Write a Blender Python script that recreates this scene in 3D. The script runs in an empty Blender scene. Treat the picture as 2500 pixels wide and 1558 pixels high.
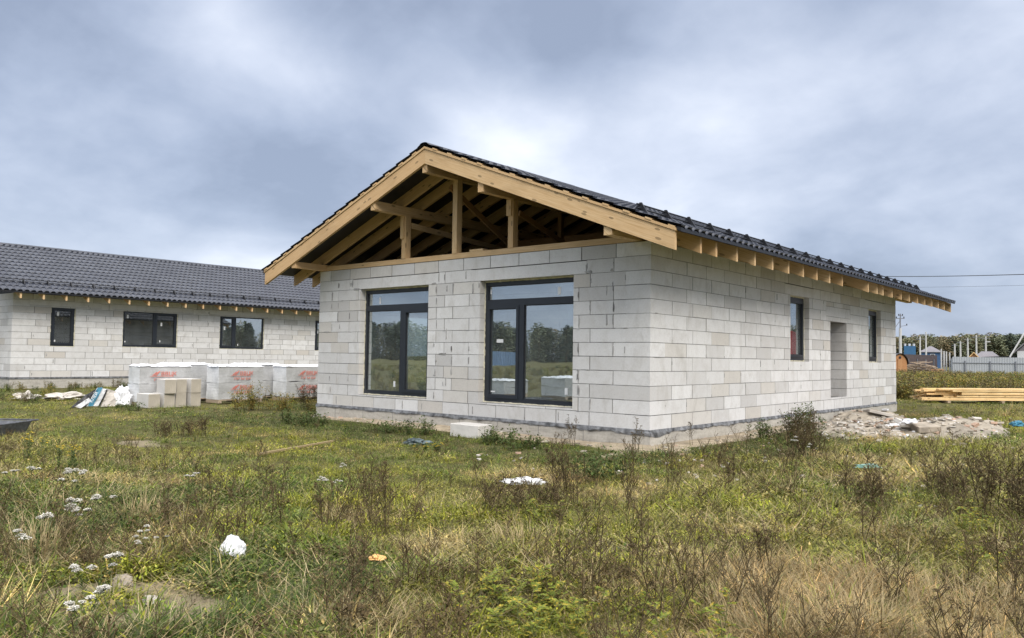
import bpy, bmesh, math, random
from mathutils import Vector, Matrix, noise
random.seed(7)
R = math.radians
C = bpy.context.scene.collection
S = bpy.context.scene

# ------------------------------------------------------------------ camera, world, sun, exposure
cam_d = bpy.data.cameras.new("camera"); cam = bpy.data.objects.new("camera", cam_d); C.objects.link(cam)
S.camera = cam
CAM = Vector((5.604, -9.473, 0.974))
rt = Vector((0.76083396, 0.64877658, 0.01485341)); up = Vector((0.01957812, -0.04582572, 0.99875758)); fw = Vector((-0.6486512, 0.75959789, 0.04756759))
cam.matrix_world = Matrix(((rt.x, up.x, -fw.x, CAM.x), (rt.y, up.y, -fw.y, CAM.y), (rt.z, up.z, -fw.z, CAM.z), (0, 0, 0, 1)))
cam_d.sensor_width = 36; cam_d.lens = 1940.34 / 2500 * 36
cam_d.clip_start = 0.05; cam_d.clip_end = 3000

S.view_settings.view_transform = 'Standard'; S.view_settings.look = 'None'
S.view_settings.gamma = 1; S.view_settings.use_curve_mapping = False
S.view_settings.exposure = 0.55
S.cycles.max_bounces = 5; S.cycles.diffuse_bounces = 2; S.cycles.transparent_max_bounces = 12; S.cycles.glossy_bounces = 3

SUN_AZ = R(118)      # compass azimuth clockwise from +Y : from the +X, slightly -Y side
SUN_EL = R(42)
w = bpy.data.worlds.new("World"); S.world = w; w.use_nodes = True
nt = w.node_tree; nt.nodes.clear()
def N(nt, t, **k):
    n = nt.nodes.new(t)
    for a, b in k.items():
        if a.startswith('i_'):
            key = a[2:].replace('_', ' ')
            n.inputs[int(key) if key.isdigit() else key].default_value = b
        else: setattr(n, a, b)
    return n
def L(nt, a, b): nt.links.new(a, b)
def mathn(nt, op, a, b=None, c=None, clamp=False):
    n = nt.nodes.new('ShaderNodeMath'); n.operation = op; n.use_clamp = clamp
    for i, x in enumerate((a, b, c)):
        if x is None: continue
        if isinstance(x, (int, float)): n.inputs[i].default_value = x
        else: nt.links.new(x, n.inputs[i])
    return n.outputs[0]
def ramp(nt, fac, stops, interp='LINEAR'):
    n = nt.nodes.new('ShaderNodeValToRGB'); n.color_ramp.interpolation = interp
    e = n.color_ramp.elements
    while len(e) > 1: e.remove(e[-1])
    e[0].position = stops[0][0]; e[0].color = (*stops[0][1], 1)
    for p, c in stops[1:]:
        x = e.new(p); x.color = (*c, 1)
    nt.links.new(fac, n.inputs[0]); return n.outputs[0]
def mix(nt, fac, a, b, bt='MIX'):
    n = nt.nodes.new('ShaderNodeMix'); n.data_type = 'RGBA'; n.blend_type = bt
    for s, x in ((0, fac), (6, a), (7, b)):
        if isinstance(x, (int, float)): n.inputs[s].default_value = x
        elif isinstance(x, tuple): n.inputs[s].default_value = (*x, 1) if len(x) == 3 else x
        else: nt.links.new(x, n.inputs[s])
    return n.outputs[2]

sky = N(nt, 'ShaderNodeTexSky', sky_type='NISHITA', sun_disc=False, sun_elevation=SUN_EL, sun_rotation=SUN_AZ)
tc = N(nt, 'ShaderNodeTexCoord')
sep = N(nt, 'ShaderNodeSeparateXYZ'); L(nt, tc.outputs['Generated'], sep.inputs[0])
zc = mathn(nt, 'ADD', mathn(nt, 'MAXIMUM', sep.outputs[2], 0.0), 0.40)
px = mathn(nt, 'DIVIDE', sep.outputs[0], zc); py = mathn(nt, 'DIVIDE', sep.outputs[1], zc)
cmb = N(nt, 'ShaderNodeCombineXYZ'); L(nt, px, cmb.inputs[0]); L(nt, py, cmb.inputs[1])
def cloudnoise(scale, detail, dist, off, rough=0.5):
    mp = N(nt, 'ShaderNodeMapping'); mp.inputs['Location'].default_value = off
    L(nt, cmb.outputs[0], mp.inputs[0])
    n = N(nt, 'ShaderNodeTexNoise'); n.inputs['Scale'].default_value = scale; n.inputs['Detail'].default_value = detail
    n.inputs['Roughness'].default_value = rough; n.inputs['Distortion'].default_value = dist
    L(nt, mp.outputs[0], n.inputs['Vector']); return n.outputs[0]
n1 = cloudnoise(1.15, 5, 0.5, (5.1, 3.3, 0), 0.5)
n2 = cloudnoise(3.2, 6, 0.2, (8.3, 4.1, 2.0), 0.55)
n3 = cloudnoise(11.0, 5, 0.3, (1.3, 9.1, 5.0), 0.55)
cl = mathn(nt, 'ADD', mathn(nt, 'ADD', mathn(nt, 'MULTIPLY', n1, 0.66), mathn(nt, 'MULTIPLY', n2, 0.25)), mathn(nt, 'MULTIPLY', n3, 0.09))
# thinner breaks in the cloud deck: (bearing right of the view axis, elevation, width, strength)
def lobe(azd, eld, wd, s, wv=None):
    wv = wv or wd
    a = R(-40.5 + azd); e = R(eld)
    c = Vector((math.sin(a) * math.cos(e), math.cos(a) * math.cos(e), math.sin(e)))
    side = Vector((math.cos(a), -math.sin(a), 0)); upv = side.cross(c)
    def dotn(v):
        d = N(nt, 'ShaderNodeVectorMath', operation='DOT_PRODUCT'); d.inputs[1].default_value = v
        L(nt, tc.outputs['Generated'], d.inputs[0]); return d.outputs['Value']
    x = mathn(nt, 'DIVIDE', dotn(side), math.sin(R(wd))); y = mathn(nt, 'DIVIDE', dotn(upv), math.sin(R(wv)))
    r2 = mathn(nt, 'ADD', mathn(nt, 'MULTIPLY', x, x), mathn(nt, 'MULTIPLY', y, y))
    g = mathn(nt, 'EXPONENT', mathn(nt, 'MULTIPLY', r2, -1.0))
    g = mathn(nt, 'MULTIPLY', g, mathn(nt, 'GREATER_THAN', dotn(c), 0.0))
    return mathn(nt, 'MULTIPLY', g, s * 1.15)
for args in ((-21, 22, 4.0, .17, 4.5), (-15, 19, 4.0, .13, 3), (-31, 22, 5, -.07, 4), (4, 24, 7, -.05, 3.5), (-2, 15, 5, .14, 4), (1, 11, 6, .12, 2.5), (12, 17, 8, .09, 4.5), (-18, 6.0, 8, .12, 2.0), (-28, 17, 4, -.05, 3), (-14, 12, 7, -.07, 3), (25, 13, 9, -.06, 4), (20, 5, 10, -.03, 2.5), (5, 22, 6, -.05, 3), (24, 23, 7, -.04, 3)):
    cl = mathn(nt, 'ADD', cl, lobe(*args))
ccol = ramp(nt, cl, [(0.39, (0.222, 0.264, 0.355)), (0.46, (0.285, 0.332, 0.432)), (0.54, (0.370, 0.416, 0.515)), (0.62, (0.47, 0.512, 0.605)), (0.74, (0.66, 0.688, 0.74))])
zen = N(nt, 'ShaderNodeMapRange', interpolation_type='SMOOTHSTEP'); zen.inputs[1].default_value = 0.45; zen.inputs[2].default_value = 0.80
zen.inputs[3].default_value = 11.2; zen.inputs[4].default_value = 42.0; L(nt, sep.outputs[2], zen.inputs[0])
neu = N(nt, 'ShaderNodeMapRange', interpolation_type='SMOOTHSTEP'); neu.inputs[1].default_value = 0.42; neu.inputs[2].default_value = 0.75; L(nt, sep.outputs[2], neu.inputs[0])
ccol = mix(nt, mathn(nt, 'MULTIPLY', neu.outputs[0], .85), ccol, (.415, .408, .395))
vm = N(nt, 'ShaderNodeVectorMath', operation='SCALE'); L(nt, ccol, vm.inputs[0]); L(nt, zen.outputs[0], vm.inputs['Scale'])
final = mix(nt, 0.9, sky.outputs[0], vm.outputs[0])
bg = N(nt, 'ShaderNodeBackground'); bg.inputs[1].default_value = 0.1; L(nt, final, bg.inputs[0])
wo = N(nt, 'ShaderNodeOutputWorld'); L(nt, bg.outputs[0], wo.inputs[0])

sd = bpy.data.lights.new("sun", 'SUN'); sd.energy = 2.0; sd.angle = R(28); sd.color = (1, .93, .83)
sun = bpy.data.objects.new("sun", sd); C.objects.link(sun)
sdir = Vector((math.sin(SUN_AZ) * math.cos(SUN_EL), math.cos(SUN_AZ) * math.cos(SUN_EL), math.sin(SUN_EL)))
sun.rotation_euler = (-sdir).to_track_quat('-Z', 'Y').to_euler()

# ------------------------------------------------------------------ materials
def newmat(name):
    m = bpy.data.materials.new(name); m.use_nodes = True
    return m, m.node_tree, m.node_tree.nodes['Principled BSDF']
def noisetex(nt, scale, detail=4, vec=None, rough=.5, dist=0, coord='Object'):
    n = N(nt, 'ShaderNodeTexNoise'); n.inputs['Scale'].default_value = scale; n.inputs['Detail'].default_value = detail
    n.inputs['Roughness'].default_value = rough; n.inputs['Distortion'].default_value = dist
    if vec is None:
        t = N(nt, 'ShaderNodeTexCoord'); vec = t.outputs[coord]
    L(nt, vec, n.inputs['Vector']); return n.outputs[0]
def bump(nt, b, h, strength=.3, dist=.01):
    n = N(nt, 'ShaderNodeBump'); n.inputs['Strength'].default_value = strength; n.inputs['Distance'].default_value = dist
    L(nt, h, n.inputs['Height']); L(nt, n.outputs[0], b.inputs['Normal'])
def plain(name, col, rough=.6, metal=0, var=.15, scale=8, bmp=0, spec=None):
    m, nt, b = newmat(name)
    nz = noisetex(nt, scale, 5)
    d = tuple(c * (1 - var) for c in col); l = tuple(min(1, c * (1 + var)) for c in col)
    L(nt, ramp(nt, nz, [(.3, d), (.7, l)]), b.inputs['Base Color'])
    b.inputs['Roughness'].default_value = rough; b.inputs['Metallic'].default_value = metal
    if spec is not None: b.inputs['Specular IOR Level'].default_value = spec
    if bmp: bump(nt, b, noisetex(nt, scale * 6, 5), bmp, .01)
    return m

def mk_block():
    m, nt, b = newmat("aerated_block")
    g = N(nt, 'ShaderNodeNewGeometry'); rnd = g.outputs['Random Per Island']
    base = ramp(nt, rnd, [(0, (.55, .54, .53)), (.2, (.67, .665, .66)), (.6, (.745, .742, .742)), (.84, (.80, .80, .80)), (.93, (.65, .625, .585)), (1, (.59, .55, .50))])
    big = noisetex(nt, 1.1, 5); st = noisetex(nt, 5, 6, rough=.65); fine = noisetex(nt, 38, 4, rough=.7)
    c = mix(nt, ramp(nt, st, [(.46, (0, 0, 0)), (.66, (1, 1, 1))]), base, (.52, .50, .47), 'MIX')
    c2 = mix(nt, .38, base, c)
    c3 = mix(nt, mathn(nt, 'MULTIPLY', big, .35), c2, (.58, .57, .56))
    c4 = mix(nt, .16, c3, ramp(nt, fine, [(.35, (.42, .41, .40)), (.55, (.85, .85, .85))]), 'MULTIPLY')
    # dark pores and scuffs
    vo = N(nt, 'ShaderNodeTexVoronoi'); vo.inputs['Scale'].default_value = 2.1
    t = N(nt, 'ShaderNodeTexCoord'); L(nt, t.outputs['Object'], vo.inputs['Vector'])
    sp = mathn(nt, 'LESS_THAN', vo.outputs['Distance'], mathn(nt, 'MULTIPLY', fine, .07))
    mps = N(nt, 'ShaderNodeMapping'); mps.inputs['Scale'].default_value = (1.2, 1.2, .45); L(nt, t.outputs['Object'], mps.inputs[0])
    run = noisetex(nt, 3.2, 6, mps.outputs[0], .68, .6)
    c4 = mix(nt, ramp(nt, run, [(.55, (0, 0, 0)), (.75, (.55, .55, .55))]), c4, (.43, .41, .375))
    c5 = mix(nt, mathn(nt, 'MULTIPLY', sp, .35), c4, (.34, .33, .32))
    L(nt, c5, b.inputs['Base Color']); b.inputs['Roughness'].default_value = .95
    b.inputs['Specular IOR Level'].default_value = .2
    bump(nt, b, mathn(nt, 'ADD', fine, mathn(nt, 'MULTIPLY', st, 1.5)), .35, .006)
    return m
M = {}
M['block'] = mk_block()
M['mortar'] = plain('mortar', (.22, .215, .21), .95, var=.3, scale=9, bmp=.5)
M['smear'] = plain('smeared_mortar', (.33, .325, .32), .95, var=.35, scale=14, bmp=.6)
def mk_concrete():
    m, nt, b = newmat("foundation_concrete")
    t = N(nt, 'ShaderNodeTexCoord'); mp = N(nt, 'ShaderNodeMapping'); mp.inputs['Scale'].default_value = (1, 1, 5); L(nt, t.outputs['Object'], mp.inputs[0])
    a = noisetex(nt, 2.2, 6, mp.outputs[0], .6); f = noisetex(nt, 30, 4)
    col = ramp(nt, a, [(.3, (.22, .20, .165)), (.48, (.385, .355, .30)), (.7, (.50, .47, .41))])
    col = mix(nt, .25, col, ramp(nt, f, [(.3, (.4, .39, .37)), (.6, (.7, .69, .67))]))
    L(nt, col, b.inputs['Base Color']); b.inputs['Roughness'].default_value = .95; bump(nt, b, f, .4, .006); return m
M['concrete'] = mk_concrete()
def mk_wood(name, a, bcol, cc, rough=.7, gs=1.0):
    m, nt, b = newmat(name)
    t = N(nt, 'ShaderNodeUVMap'); mp = N(nt, 'ShaderNodeMapping'); mp.inputs['Scale'].default_value = (1.3 * gs, 26 * gs, 1); L(nt, t.outputs[0], mp.inputs[0])
    g = noisetex(nt, 2.0, 6, mp.outputs[0], .6, .4)
    geo = N(nt, 'ShaderNodeObjectInfo')
    col = ramp(nt, g, [(.3, a), (.5, bcol), (.72, cc)])
    col = mix(nt, mathn(nt, 'MULTIPLY', geo.outputs['Random'], .6), col, (bcol[0] * .90, bcol[1] * .78, bcol[2] * .66))
    big = noisetex(nt, 1.5, 3)
    col = mix(nt, ramp(nt, big, [(.5, (0, 0, 0)), (.8, (.5, .5, .5))]), col, tuple(x * .62 for x in a))
    vo = N(nt, 'ShaderNodeTexVoronoi'); vo.inputs['Scale'].default_value = 1.0
    mp2 = N(nt, 'ShaderNodeMapping'); mp2.inputs['Scale'].default_value = (3.1, 9, 1); L(nt, t.outputs[0], mp2.inputs[0]); L(nt, mp2.outputs[0], vo.inputs['Vector'])
    kn = mathn(nt, 'LESS_THAN', vo.outputs['Distance'], .15)
    col = mix(nt, mathn(nt, 'MULTIPLY', kn, .7), col, tuple(x * .38 for x in a))
    L(nt, col, b.inputs['Base Color']); b.inputs['Roughness'].default_value = rough; bump(nt, b, g, .15, .004); return m
M['wood'] = mk_wood('pine_timber', (.50, .33, .16), (.64, .45, .245), (.73, .55, .33))
M['wood_in'] = mk_wood('shaded_pine', (.28, .15, .06), (.36, .21, .09), (.42, .26, .12))  # same pine darkened for inner timbers, attic shade put into the colour
M['planks'] = mk_wood('stacked_pine', (.62, .41, .17), (.78, .57, .29), (.87, .70, .42))
M['oldwood'] = mk_wood('old_wood', (.26, .20, .15), (.42, .35, .27), (.56, .49, .40))
M['sauna'] = mk_wood('orange_sauna_wood', (.30, .15, .065), (.42, .22, .10), (.50, .29, .14))
def mk_tile():
    m, nt, b = newmat("anthracite_metal_tile")
    nz = noisetex(nt, 3, 5)
    L(nt, ramp(nt, nz, [(.3, (.028, .032, .046)), (.7, (.044, .050, .070))]), b.inputs['Base Color'])
    b.inputs['Roughness'].default_value = .40; b.inputs['Specular IOR Level'].default_value = .5
    L(nt, ramp(nt, noisetex(nt, 1.3, 4), [(.3, (.30, .30, .30)), (.7, (.52, .52, .52))]), b.inputs['Roughness'])
    bump(nt, b, noisetex(nt, 2.5, 3), .25, .02); return m
M['tile'] = mk_tile()
M['darkmetal'] = plain('dark_metal', (.018, .019, .023), .45, .0, .2, 12)
M['film'] = plain('black_underlay', (.014, .014, .016), .6, 0, .3, 4)
M['frame'] = plain('anthracite_window_frame', (.022, .027, .036), .38, 0, .12, 6)
M['sticker'] = plain('white_sticker', (.75, .76, .77), .6, 0, .05, 20)
M['foam'] = plain('mounting_foam', (.72, .68, .52), .9, 0, .15, 20, .5)
M['membrane'] = plain('bitumen_membrane', (.17, .175, .185), .5, 0, .75, 9, .7)
def mk_glass(name='window_glass', refl=.36, tint=(.72, .80, .77)):
    m, nt, b = newmat(name); nt.nodes.remove(b)
    out = nt.nodes['Material Output']
    tr = N(nt, 'ShaderNodeBsdfTransparent'); tr.inputs[0].default_value = (*tint, 1)
    gl = N(nt, 'ShaderNodeBsdfGlossy'); gl.inputs['Roughness'].default_value = .005; gl.inputs[0].default_value = (.93, .97, 1, 1)
    bp = N(nt, 'ShaderNodeBump'); bp.inputs['Strength'].default_value = .10; bp.inputs['Distance'].default_value = .01
    L(nt, noisetex(nt, 1.4, 2), bp.inputs['Height']); L(nt, bp.outputs[0], gl.inputs['Normal'])
    lw = N(nt, 'ShaderNodeLayerWeight'); lw.inputs[0].default_value = .35
    f = mathn(nt, 'ADD', refl, mathn(nt, 'MULTIPLY', lw.outputs['Fresnel'], .35), clamp=True)
    ms = N(nt, 'ShaderNodeMixShader'); L(nt, f, ms.inputs[0]); L(nt, tr.outputs[0], ms.inputs[1]); L(nt, gl.outputs[0], ms.inputs[2])
    df = N(nt, 'ShaderNodeBsdfDiffuse'); df.inputs[0].default_value = (.55, .58, .58, 1)
    m2 = N(nt, 'ShaderNodeMixShader'); L(nt, mathn(nt, 'MULTIPLY', noisetex(nt, 2.5, 5), .14), m2.inputs[0]); L(nt, ms.outputs[0], m2.inputs[1]); L(nt, df.outputs[0], m2.inputs[2])
    L(nt, m2.outputs[0], out.inputs[0]); return m
M['glass'] = mk_glass()
M['glass_dark'] = mk_glass('window_glass_dark', .16, (.30, .33, .34))
def mk_wrap(name, col, lines=True, rough=.35):
    m, nt, b = newmat(name)
    t = N(nt, 'ShaderNodeTexCoord'); s = N(nt, 'ShaderNodeSeparateXYZ'); L(nt, t.outputs['Object'], s.inputs[0])
    z = mathn(nt, 'ADD', mathn(nt, 'MULTIPLY', s.outputs[2], 95), mathn(nt, 'MULTIPLY', noisetex(nt, 6, 3), 6))
    li = mathn(nt, 'SINE', z); nz = noisetex(nt, 7, 5, rough=.6, dist=.8)
    c = ramp(nt, nz, [(.3, tuple(x * .86 for x in col)), (.7, tuple(min(1, x * 1.1) for x in col))])
    if lines: c = mix(nt, mathn(nt, 'MULTIPLY', mathn(nt, 'GREATER_THAN', li, .75), .18), c, tuple(min(1, x * 1.25) for x in col))
    L(nt, c, b.inputs['Base Color']); b.inputs['Roughness'].default_value = rough
    bump(nt, b, noisetex(nt, 9, 4, dist=1.5), .5, .02); return m
M['wrap'] = mk_wrap('grey_stretch_film', (.45, .455, .46))
M['wrapw'] = mk_wrap('white_stretch_film', (.70, .71, .72), True, .4)
M['plastic'] = mk_wrap('white_plastic', (.80, .81, .84), False, .35)
M['redprint'] = plain('red_print', (.66, .17, .12), .6, 0, .2, 30)
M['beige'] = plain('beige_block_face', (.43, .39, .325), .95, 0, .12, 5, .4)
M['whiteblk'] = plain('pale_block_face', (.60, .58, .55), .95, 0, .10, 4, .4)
M['stone'] = plain('grey_stone', (.36, .31, .25), .95, 0, .3, 6, .6)
M['rubble'] = plain('rubble_grey', (.33, .29, .235), .95, 0, .35, 3, .6)
M['rubble_w'] = plain('rubble_white', (.50, .465, .42), .95, 0, .2, 3, .6)
M['rubble_b'] = plain('rubble_brick', (.45, .31, .23), .95, 0, .3, 3, .6)
M['orange'] = plain('orange_foam', (.80, .45, .17), .9, 0, .2, 10, .6)
M['rag'] = plain('grey_blue_rag', (.10, .13, .14), .9, 0, .6, 10, .8)
M['bluefilm'] = plain('blue_print', (.05, .20, .30), .5, 0, .15, 10)
M['blackfilm'] = plain('black_film', (.015, .015, .018), .4, 0, .3, 10)
M['turq'] = plain('turquoise_plastic', (.26, .46, .41), .5, 0, .3, 20)
M['bluewall'] = plain('blue_wall', (.05, .11, .23), .6, 0, .12, 2)
M['bluetank'] = plain('blue_metal', (.04, .13, .26), .5, 0, .12, 2)
M['greyroof'] = plain('grey_roof', (.20, .19, .21), .7, 0, .12, 1)
M['white'] = plain('white_paint', (.62, .63, .66), .7, 0, .08, 2)
M['greyfence'] = plain('grey_profiled_sheet', (.345, .37, .40), .5, 0, .05, .6)
M['fencepost'] = plain('fence_post', (.17, .18, .21), .6, 0, .1, 2)
M['brownfence'] = plain('brown_fence_sheet', (.075, .058, .06), .6, 0, .2, 2)
M['bluefence'] = plain('blue_fence_sheet', (.20, .32, .52), .6, 0, .1, 2)
M['pole'] = plain('concrete_pole', (.50, .50, .50), .9, 0, .12, 1)
M['red'] = plain('red_paint', (.55, .035, .04), .5, 0, .1, 3)
M['trough'] = plain('grey_trough', (.105, .11, .125), .6, 0, .5, 14, .3)
M['slab'] = plain('floor_slab', (.30, .29, .28), .95, 0, .2, 3)

def foliage(name, cols, rough=.75, inst=False, trans=.25, rmin=0.0):
    m, nt, b = newmat(name)
    g = N(nt, 'ShaderNodeNewGeometry'); rnd = g.outputs['Random Per Island']
    n = len(cols); c = ramp(nt, rnd, [(i / max(1, n - 1), x) for i, x in enumerate(cols)])
    if inst:
        a = N(nt, 'ShaderNodeAttribute', attribute_type='INSTANCER', attribute_name='tint')
        c = mix(nt, 1.0, c, a.outputs['Color'], 'MULTIPLY')
        vv = N(nt, 'ShaderNodeVectorMath', operation='SCALE'); L(nt, c, vv.inputs[0]); vv.inputs['Scale'].default_value = 2.0; c = vv.outputs[0]
    L(nt, c, b.inputs['Base Color']); b.inputs['Roughness'].default_value = rough
    b.inputs['Specular IOR Level'].default_value = .25
    if trans:
        out = nt.nodes['Material Output']; t = N(nt, 'ShaderNodeBsdfTranslucent'); L(nt, c, t.inputs[0])
        ms = N(nt, 'ShaderNodeMixShader'); ms.inputs[0].default_value = trans
        L(nt, b.outputs[0], ms.inputs[1]); L(nt, t.outputs[0], ms.inputs[2]); L(nt, ms.outputs[0], out.inputs[0])
    return m
def mk_cover(name, sat=1.0):
    m, nt, b = newmat(name)
    g = N(nt, 'ShaderNodeNewGeometry'); rnd = g.outputs['Random Per Island']
    a = N(nt, 'ShaderNodeAttribute', attribute_type='INSTANCER', attribute_name='tint')
    k = ramp(nt, rnd, [(0, (.35, .40, .38)), (.45, (.85, .9, .8)), (.8, (1.4, 1.35, 1.1)), (1, (2.0, 1.9, 1.5))])
    c = mix(nt, 1.0, a.outputs['Color'], k, 'MULTIPLY')
    fr = mathn(nt, 'FRACT', mathn(nt, 'MULTIPLY', rnd, 37.0))
    c = mix(nt, mathn(nt, 'MULTIPLY', mathn(nt, 'GREATER_THAN', fr, .80), .7 * sat), c, (.42, .36, .22))
    c = mix(nt, mathn(nt, 'MULTIPLY', mathn(nt, 'LESS_THAN', fr, .12), .8), c, (.035, .04, .018))
    L(nt, c, b.inputs['Base Color']); b.inputs['Roughness'].default_value = .7; b.inputs['Specular IOR Level'].default_value = .25
    out = nt.nodes['Material Output']; t = N(nt, 'ShaderNodeBsdfTranslucent'); L(nt, c, t.inputs[0])
    ms = N(nt, 'ShaderNodeMixShader'); ms.inputs[0].default_value = .22
    L(nt, b.outputs[0], ms.inputs[1]); L(nt, t.outputs[0], ms.inputs[2]); L(nt, ms.outputs[0], out.inputs[0]); return m
M['grass'] = mk_cover('grass_blades')
M['herb'] = mk_cover('herb_leaves', .4)
M['deadstem'] = foliage('dead_stems', [(.07, .05, .024), (.12, .088, .042), (.035, .026, .014)], trans=0)
M['seed'] = foliage('seed_heads', [(.055, .036, .015), (.095, .062, .024), (.14, .10, .04), (.03, .02, .01)], trans=0)
M['straw'] = foliage('straw_stems', [(.42, .33, .17), (.33, .25, .13), (.50, .41, .24)], trans=.1)
M['stem_g'] = foliage('green_stems', [(.12, .16, .05), (.17, .18, .07)], trans=0)
M['leaf_yg'] = foliage('yellow_green_leaves', [(.16, .215, .03), (.25, .28, .04), (.11, .16, .028), (.48, .36, .05), (.20, .235, .04)])
M['leaf_dg'] = foliage('dark_green_leaves', [(.05, .085, .025), (.085, .125, .03), (.11, .14, .045), (.06, .085, .03)])
M['leaf_mix'] = foliage('autumn_leaves', [(.10, .14, .04), (.34, .24, .05), (.15, .18, .05), (.42, .26, .07)])
M['leaf_br'] = foliage('brown_leaves', [(.14, .10, .05), (.19, .17, .06), (.10, .07, .045), (.22, .21, .08)])
M['petal_w'] = foliage('white_umbels', [(.70, .68, .62), (.80, .78, .73), (.50, .45, .37)], trans=.1)
M['petal_y'] = foliage('yellow_umbels', [(.75, .48, .03), (.68, .52, .05)], trans=.1)

def mk_ground():
    m, nt, b = newmat("field_ground")
    a = noisetex(nt, .22, 6, dist=.6); c = noisetex(nt, 1.6, 6, rough=.65, dist=.5); d = noisetex(nt, 22, 5, rough=.7)
    c1 = ramp(nt, a, [(.33, (.085, .095, .032)), (.48, (.135, .13, .048)), (.60, (.18, .155, .07)), (.72, (.10, .12, .038))])
    c2 = ramp(nt, c, [(.35, (.06, .055, .028)), (.55, (.15, .14, .058)), (.72, (.25, .21, .11))])
    c3 = mix(nt, .5, c1, c2)
    c4 = mix(nt, .45, c3, ramp(nt, d, [(.3, (.04, .034, .02)), (.55, (.14, .13, .06)), (.75, (.32, .28, .16))]))
    L(nt, c4, b.inputs['Base Color']); b.inputs['Roughness'].default_value = 1; b.inputs['Specular IOR Level'].default_value = .1
    bump(nt, b, mathn(nt, 'ADD', c, d), .9, .06); return m
M['ground'] = mk_ground()
M['sand'] = plain('sandy_rubble', (.34, .28, .20), 1, 0, .35, 7, .8)
M['dirt'] = plain('bare_dirt', (.19, .155, .095), 1, 0, .3, 5, .6)

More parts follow.
